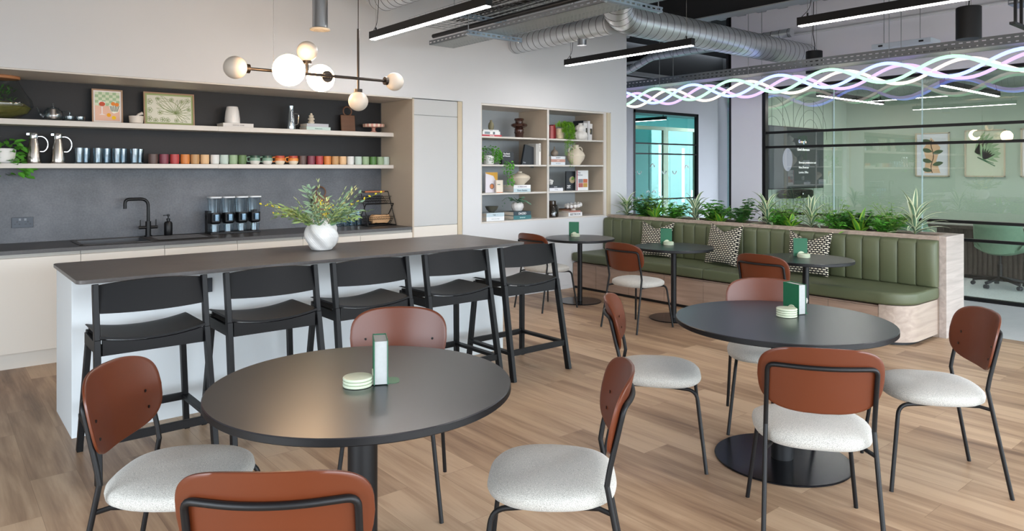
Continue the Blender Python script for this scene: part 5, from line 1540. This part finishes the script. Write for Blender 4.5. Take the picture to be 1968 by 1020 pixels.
# top right
book('dusty pink book standing beside the divider, top right shelf', .175, .18, .05, '#b56a68', (6.33, yf + .1, A1), 'spine', group=bg_)
book('red book standing behind the patterned plant pot, top right shelf', .19, .18, .045, '#8f2f32', (6.381, yf + .1, A1), 'spine', group=bg_)
t = thing('trailing_fern', 'feathery bright green fern trailing from the top right shelf', 'plant', (6.50, 6.72, A1), group='trailing plants in the bookcase')
MB().lathe([(.035, 0), (.05, .01), (.055, .14), (.05, .14), (.0001, .12)], seg=24).build('pot', mat('mottled_pot', '#c9b99a', .5, var=.6, scale=18), t)
lf = MB(); rg = random.Random(51)
for s_ in range(34):
    a = rg.uniform(-PI * .75, PI * .15) if s_ % 4 else rg.uniform(0, PI)
    reach = rg.uniform(.05, .22) if math.cos(a) > 0 else rg.uniform(.03, .07)
    drop = rg.choice([.12, .2, .26, .35, .5]) if reach < .16 else rg.uniform(.02, .2)
    if math.sin(a) > -.15: drop = .05
    pts = []
    for k in range(15):
        q = k / 14; rr = reach * min(1, q * 2.2)
        pts.append(Vector((rr * math.cos(a) + .02, -.09 * min(1, q * 3) + min(0, rr * math.sin(a) * .3), .15 + .07 * math.sin(PI * min(1, q * 1.6)) - drop * max(0, q - .25) / .75)))
    lf.tube(pts, .0012, 4)
    for k in range(1, 15):
        for _ in range(6): lf.leaf(pts[k] + Vector((0, 0, rg.uniform(-.01, .01))), (rg.uniform(-1, 1), rg.uniform(-1, .2), rg.uniform(-.8, .4)), .026, .007)
for _ in range(60): lf.leaf((rg.uniform(-.05, .05), rg.uniform(-.04, .04), .15 + rg.uniform(0, .02)), (rg.uniform(-.5, .5), rg.uniform(-.5, .3), 1), rg.uniform(.05, .09), .009)
lf.build('foliage', mat('bright_fern', '#79ad2f', .5, var=.35, scale=20), t)
one_mesh(MB().lathe([(.05, 0), (.075, .012), (.10, .055), (.085, .10), (.045, .118), (.068, .14), (.072, .165), (.055, .19), (.025, .205), (.022, .22), (.028, .225)], seg=80, fn=lambda r, z, a: r * (1 + .06 * abs(math.cos(5 * a)) - .03)), 'gourd_vase', mat('ribbed_white', '#e0dcd6', .5, var=.05), 'white ribbed double-gourd vase on the top right shelf', 'vase', (6.88, 6.73, A1), ang=80)
book('white cover-out book with a golden plant picture, top right shelf', .235, .17, .03, '#d6d4d2', (6.935, yf + .10, A1 + .002), 'cover', lean=.05, group=bg_,
     extra=lambda t: (BOX(.045, .165, -.001, 0, .09, .17).build('picture', paint('#3b3a30', .6), t), P2(circ(.105, .13, .03, 8, 1), -.0015).build('plant_motif', paint('#b39a3c', .6), t)))
book('tall black book standing behind the golden plant book, top right shelf', .275, .19, .045, '#24262b', (6.93, yf + .17, A1), 'spine', group=bg_)
book('black book standing third from the right side, top right shelf', .275, .19, .03, '#2b2d33', (6.978, yf + .16, A1), 'spine', group=bg_)
book('white book standing at the right end of the top right shelf', .265, .19, .035, '#d0cfcf', (7.035, yf + .08, A1), 'spine', group=bg_)
# second right
for k, (c, nm, tx, tc) in enumerate((('#cfd6dc', 'bottom pale blue-grey book of the stack of three, second shelf, right bay', 'MODERN', '#9aa4ad'), ('#b98d80', 'dusty pink middle book of the stack of three, second shelf, right bay', 'studio', '#e5d5cc'), ('#dcdde0', 'white top book of the stack of three, second shelf, right bay', 'RETREAT', '#6a6a74'))):
    book(nm, .25, .2, .036, c, (6.34, yf, A2 + .0365 * k), text=tx, tcol=tc, tsize=.55, group=bg_)
one_mesh(MB().lathe([(.025, 0), (.045, .02), (.05, .045), (.04, .07), (.012, .09), (.009, .125), (.012, .128)], seg=28), 'bud_vase', mat('taupe_glaze', '#85796c', .5), 'small round taupe bud vase on the stack of three books, right bay', 'vase', (6.40, 6.76, A2 + .110))
t = thing('amphora_vase', 'cream two-handled amphora vase on the second shelf, right bay', 'vase', (6.79, 6.76, A2))
MB().lathe([(.06, 0), (.065, .008), (.115, .08), (.127, .125), (.11, .165), (.06, .205), (.045, .22), (.043, .262), (.048, .268), (.042, .268)], seg=40).build('body', M['cream'], t)
for sx in (-1, 1):
    MB().tube(fillet([(sx * .045, 0, .215), (sx * .075, 0, .245), (sx * .12, 0, .225), (sx * .125, 0, .18), (sx * .105, 0, .16)], .04), .008, 10).build('handle', M['cream'], t)
# third right
book('white lower book of the pair by the divider, third shelf, right bay', .24, .2, .04, '#dedee2', (6.31, yf, A3), text='STYLE', tcol='#8a8a92', tsize=.5, group=bg_)
book('dark upper book of the pair by the divider, third shelf, right bay', .215, .2, .03, '#33353c', (6.31, yf, A3 + .0405), text='Journal', tcol='#d0d0d4', tsize=.6, group=bg_)
t = thing('knot_ornament', 'small white knotted ornament on the dark book beside the divider, right bay', 'ornament', (6.335, 6.75, A3 + .071))
MB().ball((0, 0, .03), .026).ball((.02, 0, .055), .02).ball((-.012, 0, .065), .02).build('beads', M['whitec'], t)
book('black cover-out cookbook with a dish picture, third shelf, right bay', .255, .185, .02, '#26292f', (6.616, yf + .10, A3), 'cover', group=bg_, text='veggie\nbistro', tcol='#e8e8e8', tsize=.026, tz=.22,
     extra=lambda t: (P2(circ(.11, .14, .045, 20, 1.2), -.001).build('dish_picture', paint('#a9987a', .5), t), P2(leafpts(.09, .14, .5, .07, .02), -.0014).build('leaf_picture', paint('#5f8a3c', .5), t)))
book('white cover-out cookbook with four food photos and red spine edge, third shelf, right bay', .265, .215, .025, '#dcdcdc', (6.815, yf + .04, A3), 'cover', group=bg_, text='Thai\nKitchen', tcol='#7b8088', tsize=.03, tz=.85,
     extra=lambda t: [BOX(-.001, .012, -.001, 0, 0, .265).build('red_edge', paint('#a8283a', .5), t)] + [BOX(a, b, -.001, 0, c_, d_).build('food_photo', paint(h_, .5), t) for a, b, c_, d_, h_ in ((.03, .115, .10, .15, '#7e7f86'), (.12, .2, .10, .15, '#b5613f'), (.03, .115, .04, .097, '#a35a52'), (.12, .2, .04, .097, '#b08a3f'))])
# bottom right
t = thing('glass_jar', 'smoky brown glass jar at the left of the bottom right shelf', 'jar', (6.365, 6.72, A4))
MB().lathe([(.065, 0), (.078, .008), (.080, .12), (.065, .15), (.045, .165), (.045, .205), (.050, .21)], seg=32, caps=False).build('body', M['smoke'], t)
t = thing('lidded_basket', 'round cream basket with a dark wooden lid, bottom right shelf', 'basket', (6.60, 6.88, A4))
MB().lathe([(.07, 0), (.095, .01), (.10, .07), (.0001, .07)], seg=32).build('basket', mat('woven_rush', '#b8a888', .85, var=.35, scale=40, bump=.6), t)
MB().lathe([(.105, .0705), (.108, .085), (.09, .09), (.0001, .09)], seg=32).build('lid', M['walnut'], t)
book('white book with black letter blocks on its spine, bottom right shelf', .25, .2, .05, '#e6e6e6', (6.66, yf, A4), text='BEETBOOK', tcol='#23262b', tsize=.78, group=bg_)
book('pink-brown thin book on top of the lettered white book, bottom right shelf', .19, .17, .02, '#a9756a', (6.69, yf + .02, A4 + .0505), group=bg_)
t = thing('bead_bowl', 'white footed bowl edged with large round beads, on the bottom right shelf', 'bowl', (6.745, 6.77, A4 + .071))
MB().lathe([(.035, 0), (.03, .015), (.06, .03), (.09, .045), (.085, .048), (.0001, .03)], seg=28).build('bowl', M['stone'], t)
for k in range(12):
    a = 2 * PI * k / 12; MB().ball((.098 * math.cos(a), .098 * math.sin(a), .065 + .015 * math.cos(a)), .027, seg=14).build('bead', M['whitec'], t)

for o in list(bpy.data.objects):
    if o.parent is None and 5.0 < o.location.x < 7.2 and 6.6 < o.location.y < 7.15 and o.location.z > .9 and o.name not in before_bookcase:
        o.location.x *= o.location.y / 6.85

# ================================================================ chandelier
t = thing('globe_chandelier', 'dark bronze chandelier with six white glass globes over the island', 'chandelier', (0, 4.94, 2.232))
MB().tube([(1.70, 0, 0), (2.82, 0, 0)], .011, 12).build('bar', M['bronze'], t)
MB().tube([(2.56, 0, -.10), (2.56, 0, .38)], .009, 12).tube([(2.56, 0, .38), (2.56, 0, CZ - 2.232)], .003, 8).build('drop_rod', M['bronze'], t)
MB().tube([(2.15, 0, 0), (2.15, 0, .09)], .010, 10).build('arm', M['bronze'], t)
MB().tube([(1.915, 0, 0), (1.915, -.14, -.005)], .010, 10).build('arm', M['bronze'], t)
MB().tube([(2.346, 0, 0), (2.346, .10, .005)], .010, 10).build('arm', M['bronze'], t)
MB().tube([(1.90, 0, 0), (1.90, 0, CZ - 2.232)], .0012, 5).build('suspension_wire', M['steel'], t)
for (x, y, z, r_, on, cap) in ((1.635, 0, 0, .078, 0, (1, 0, 0)), (1.915, -.24, -.02, .108, 1, (0, 1, 0)), (2.15, 0, .165, .074, 0, (0, 0, -1)), (2.346, .20, .005, .104, 1, (0, -1, 0)), (2.878, 0, 0, .072, 0, (-1, 0, 0)), (2.56, 0, -.175, .075, 0, (0, 0, 1))):
    g = MB().ball((x, y, z), r_, seg=40).build('globe', M['opalon'] if on else M['opal'], t)
    c = Vector(cap); p = Vector((x, y, z))
    MB().cyl(p + c * r_ * .93, p + c * (r_ + .018), .045 if on else .032, 20).build('globe_cap', M['bronze'], g)

# ================================================================ ceiling services


def spiral_duct(mb_pts, r, name_m=None):
    pass


def duct_thing(label, pts, r, grp=None, fil=.25, seam=.11, cat='duct'):
    t = thing('spiral_duct', label, cat, (0, 0, 0), group=grp)
    P_ = fillet(pts, fil, 8)
    sm = MB().tube(P_, r, 32, caps=True); dist = 0; nxt = .04
    for a, b in zip(P_, P_[1:]):
        L_ = (b - a).length
        while nxt <= dist + L_:
            q = a + (b - a) * ((nxt - dist) / L_); d = (b - a).normalized()
            sm.tube([q - d * .0035, q - d * .0018, q + d * .0018, q + d * .0035], [r + .0002, r + .0022, r + .0022, r + .0002], 32, 1)
            nxt += seam
        dist += L_
    sm.build('tube', [M['duct'], M['ductseam']], t, ang=50)
    return t


duct_thing('large spiral duct crossing the ceiling into the white wall above the glass', [(4.9, 4.3, 3.42), (5.45, 4.94, 3.095), (9.39, 4.94, 3.095)], .158, fil=.35, seam=.115)
dk_ = duct_thing('medium spiral duct coming out of the white wall and joining the large duct', [(5.50, 6.585, 3.04), (5.50, 5.02, 3.05)], .108, seam=.10)
MB().cyl((5.50, 5.45, 2.88), (5.50, 5.45, 2.955), .05, 20).build('spigot', M['galv'], dk_)
duct_thing('spiral duct elbow at the top left above the linear pendant', [(3.42, 6.25, CZ - .02), (3.42, 6.25, 3.19), (3.42, 2.2, 3.19)], .125, fil=.22, seam=.10)
duct_thing('thin kinked spiral duct in the dark void behind the white wall corner', [(8.9, 4.9, 3.36), (8.9, 7.25, 3.33), (8.9, 7.75, 3.15), (8.9, 9.2, 3.15)], .058, fil=.15, seam=.12)
t = thing('air_valve', 'short round metal air valve with a cream ring hanging above the chandelier', 'air valve', (2.55, 5.60, 2.70))
MB().cyl((0, 0, .02), (0, 0, CZ - 2.70), .064, 28).build('spigot', M['galv'], t)
MB().lathe([(.05, .02), (.082, .012), (.084, .0), (.055, -.004), (.05, .006)], seg=32).lathe([(.042, .008), (.042, -.004), (.0001, -.008)], seg=24).build('ring', M['cream'], t)

# perforated tray, pipe, mesh basket tray, trapeze brackets
t = thing('cable_tray', 'perforated metal cable tray running towards the viewer under the deck, left of the ducts', 'cable tray', (4.14, 0, 2.81))
BOX(-.15, .15, 1.2, 6.15, 0, .002).build('tray_floor', M['perf'], t, smooth=False)
for sx in (-.15, .148): MB().box(sx, sx + .002, 1.2, 6.15, 0, .045).build('tray_side', M['slotted'], t)
t = thing('pipe', 'black pipe running beside the perforated cable tray', 'pipe', (3.975, 0, 2.885))
MB().cyl((0, 6.05, 0), (0, 1.3, 0), .021, 14).build('pipe_run', M['black'], t)
t = thing('wire_basket_tray', 'wire mesh cable basket above the perforated tray', 'cable tray', (4.0, 0, 2.985))
wm = MB()
for i in range(8):
    x = -.28 + .08 * i; wm.tube([(x, 1.6, 0), (x, 6.1, 0)], .0024, 4)
for s_ in (-.28, .28):
    for z in (.03, .06): wm.tube([(s_, 1.6, z), (s_, 6.1, z)], .0024, 4)
for k in range(46):
    y = 1.6 + k * .1; wm.tube([(-.28, y, .06), (-.28, y, 0), (.28, y, 0), (.28, y, .06)], .0024, 4)
wm.build('mesh', M['galv'], t)
cb = MB(); rg = random.Random(9)
for k in range(7):
    x = -.2 + .06 * k; cb.tube([(x + .015 * math.sin(i * .9 + k), 1.8 + i * .22, .012 + .006 * (k % 3)) for i in range(19)], .006, 6)
cb.build('cable', M['black'], t)
t = thing('cable_tray', 'second slotted cable tray higher up beside the wire mesh basket', 'cable tray', (4.55, 0, 3.12))
BOX(-.1, .1, 1.2, 5.9, 0, .002).build('tray_floor', M['perf'], t, smooth=False)
for sx in (-.1, .098): MB().box(sx, sx + .002, 1.2, 5.9, 0, .05).build('tray_side', M['slotted'], t)


def trapeze(label, x0, x1, y, z):
    t = thing('strut_bracket', label, 'bracket', (0, y, z), group='slotted strut brackets')
    BOX(x0, x1, -.0205, -.0185, 0, .041).build('slotted_face', M['slotx'], t)
    MB().box(x0, x1, -.018, .02, .0, .003).box(x0, x1, -.018, -.012, .038, .041).box(x0, x1, .012, .02, .038, .041).build('channel', paint('#8f9ba8', .35, .8), t)
    for x in (x0 + .03, x1 - .03):
        r_ = MB().cyl((x, 0, -.012), (x, 0, CZ - z), .004, 8).build('threaded_rod', M['galv'], t)
        MB().cyl((x, 0, -.008), (x, 0, -.001), .011, 6).build('nut', M['galv'], r_)
trapeze('slotted blue-grey bracket under the perforated tray, above the island end', 3.80, 4.46, 5.25, 2.765)
trapeze('slotted blue-grey bracket under the wire basket, just above the nearer one', 3.70, 4.33, 5.33, 2.935)
trapeze('slotted blue-grey bracket at the top edge beside the elbow of the large duct', 3.80, 4.46, 3.55, 2.765)

# neon tray and wave lights
nt_ = thing('cable_tray', 'long slotted cable tray with the neon wave lights beneath it', 'cable tray', (8.42, 0, 2.775))
for sx in (-.15, .148): MB().box(sx, sx + .002, .6, 8.6, 0, .10).build('tray_side', M['slotted'], nt_)
BOX(-.148, .148, .6, 8.6, 0, .002).build('tray_floor', M['perf'], nt_, smooth=False)
for y in (8.0, 6.6, 5.15, 3.40, 1.6):
    for sx in (-.16, .16): MB().cyl((sx, y, -.02), (sx, y, CZ - 2.775), .004, 8).build('hanger_rod', M['galv'], nt_)
neon = {'blue': (.24, .31, .90), 'pink': (.29, .21, .46), 'green': (.22, .42, .27), 'cream': (.40, .36, .32)}
for nm, x, ph, lb in (('blue', 8.33, 6.09, 'blue neon wave tube on the viewer side of the slotted tray'), ('green', 8.33, 6.745, 'green neon wave tube on the viewer side of the slotted tray'),
                      ('pink', 8.60, 6.03, 'pink neon wave tube on the glass side of the slotted tray'), ('cream', 8.60, 6.685, 'warm white neon wave tube on the glass side of the slotted tray')):
    o = MB().tube([(0, .7 + i * .055, .105 * math.cos(2 * PI * (.7 + i * .055 - ph) / 1.31)) for i in range(142)], .019, 12).build('neon_tube', emis('neon_' + nm, neon[nm], 3.2, '#000000'), None)
    o.location = (x, 0, 2.622); tag(o, lb, 'neon light', 'neon wave tubes')
    for k in range(7):
        y = ph - .0 - k * 1.31 + (1.31 if ph < 6.5 else 0)
        if .8 < y < 8.4: MB().cyl((0, y, .115), (0, y, .15), .003, 6).build('clip', M['steel'], o)
# aisle fittings


def downlight(label, x, y, z):
    t = thing('cylinder_downlight', label, 'light', (x, y, z), group='black cylinder downlights')
    MB().lathe([(.092, .0), (.10, .0), (.10, .28), (.094, .285), (.0001, .285)], seg=36).build('housing', M['blackmatt'], t)
    MB().lathe([(.092, .004), (.0001, .008)], seg=32).build('diffuser', M['spotglow'], t)
    for sx in (-.06, .06): MB().cyl((sx, 0, .285), (sx, 0, CZ - z), .002, 5).build('suspension_wire', M['steel'], t)
    MB().tube([(.0, 0, .285), (.02, 0, .36), (-.03, 0, .5), (-.01, 0, CZ - z)], .005, 6).build('flex', M['black'], t)
downlight('black cylinder downlight at the upper right with glowing underside', 7.19, 2.28, 2.70)
downlight('added black cylinder downlight out of frame to the right, brightening the aisle', 7.19, .2, 2.70)  # unseen extra downlight, added to brighten the right side
downlight('added black cylinder downlight behind the viewer, brightening the bench side', 7.19, -1.9, 2.70)  # second unseen downlight, added for more light along the bench
downlight('smaller looking black cylinder downlight behind the slotted tray where the large duct ends', 8.76, 4.52, 2.76)
t = thing('ventilation_unit', 'pale flat ventilation box hanging on rods behind the slotted tray', 'ventilation unit', (8.95, 3.50, 2.98))
BOX(-.14, .14, -.33, .33, 0, .06).build('casing', paint('#c9d3da', .4), t, .004)
MB().box(-.145, -.141, -.25, -.20, .02, .04).box(-.145, -.141, .20, .25, .02, .04).build('vent_slot', M['black'], t)
for y in (-.2, .2): MB().cyl((-.1, y, .06), (-.1, y, CZ - 2.98), .004, 6).build('hanger_rod', M['galv'], t)
t = thing('pipe', 'thin white pipe fixed along the white wall above the glass', 'pipe', (9.378, 0, 3.42)); MB().cyl((0, -3.9, 0), (0, 5.6, 0), .02, 12).build('pipe_run', M['white'], t)
t = thing('exit_sign', 'small green and white running man exit sign hanging in the corridor void', 'sign', (8.55, 7.7, 2.95), R(-40))
BOX(-.11, .11, -.015, .015, 0, .10).build('panel', emis('exit_white', (.95, 1, .97), 1.0), t, .002)
MB().box(-.10, .10, -.017, -.0152, .008, .045).build('green_band', emis('exit_green', (.05, .6, .3), 1.0), t)
MB().cyl((0, 0, .10), (0, 0, 1.0), .003, 6).build('hanger_rod', M['steel'], t)
t = thing('cable_tray', 'short end of a perforated cable tray at the top right corner of the ceiling', 'cable tray', (7.45, 0, 2.98))
BOX(-.12, .12, -1.5, 2.02, 0, .002).build('tray_floor', M['perf'], t, smooth=False)
for sx in (-.12, .118): MB().box(sx, sx + .002, -1.5, 2.02, 0, .045).build('tray_side', M['slotted'], t)
t = thing('track_speaker', 'black bracket with dark dome fitting at the upper right corner', 'fitting', (6.72, 1.79, 2.68))
MB().box(-.12, .3, -.02, .02, 0, .02).box(-.05, -.03, -.01, .01, .02, .25).box(.1, .12, -.01, .01, .02, .25).build('bracket', M['blackmatt'], t)
MB().ball((.06, 0, .30), .075, seg=24).build('dome', M['black'], t)
MB().cyl((.06, 0, .36), (.06, 0, CZ - 2.68), .01, 8).build('rod', M['blackmatt'], t)
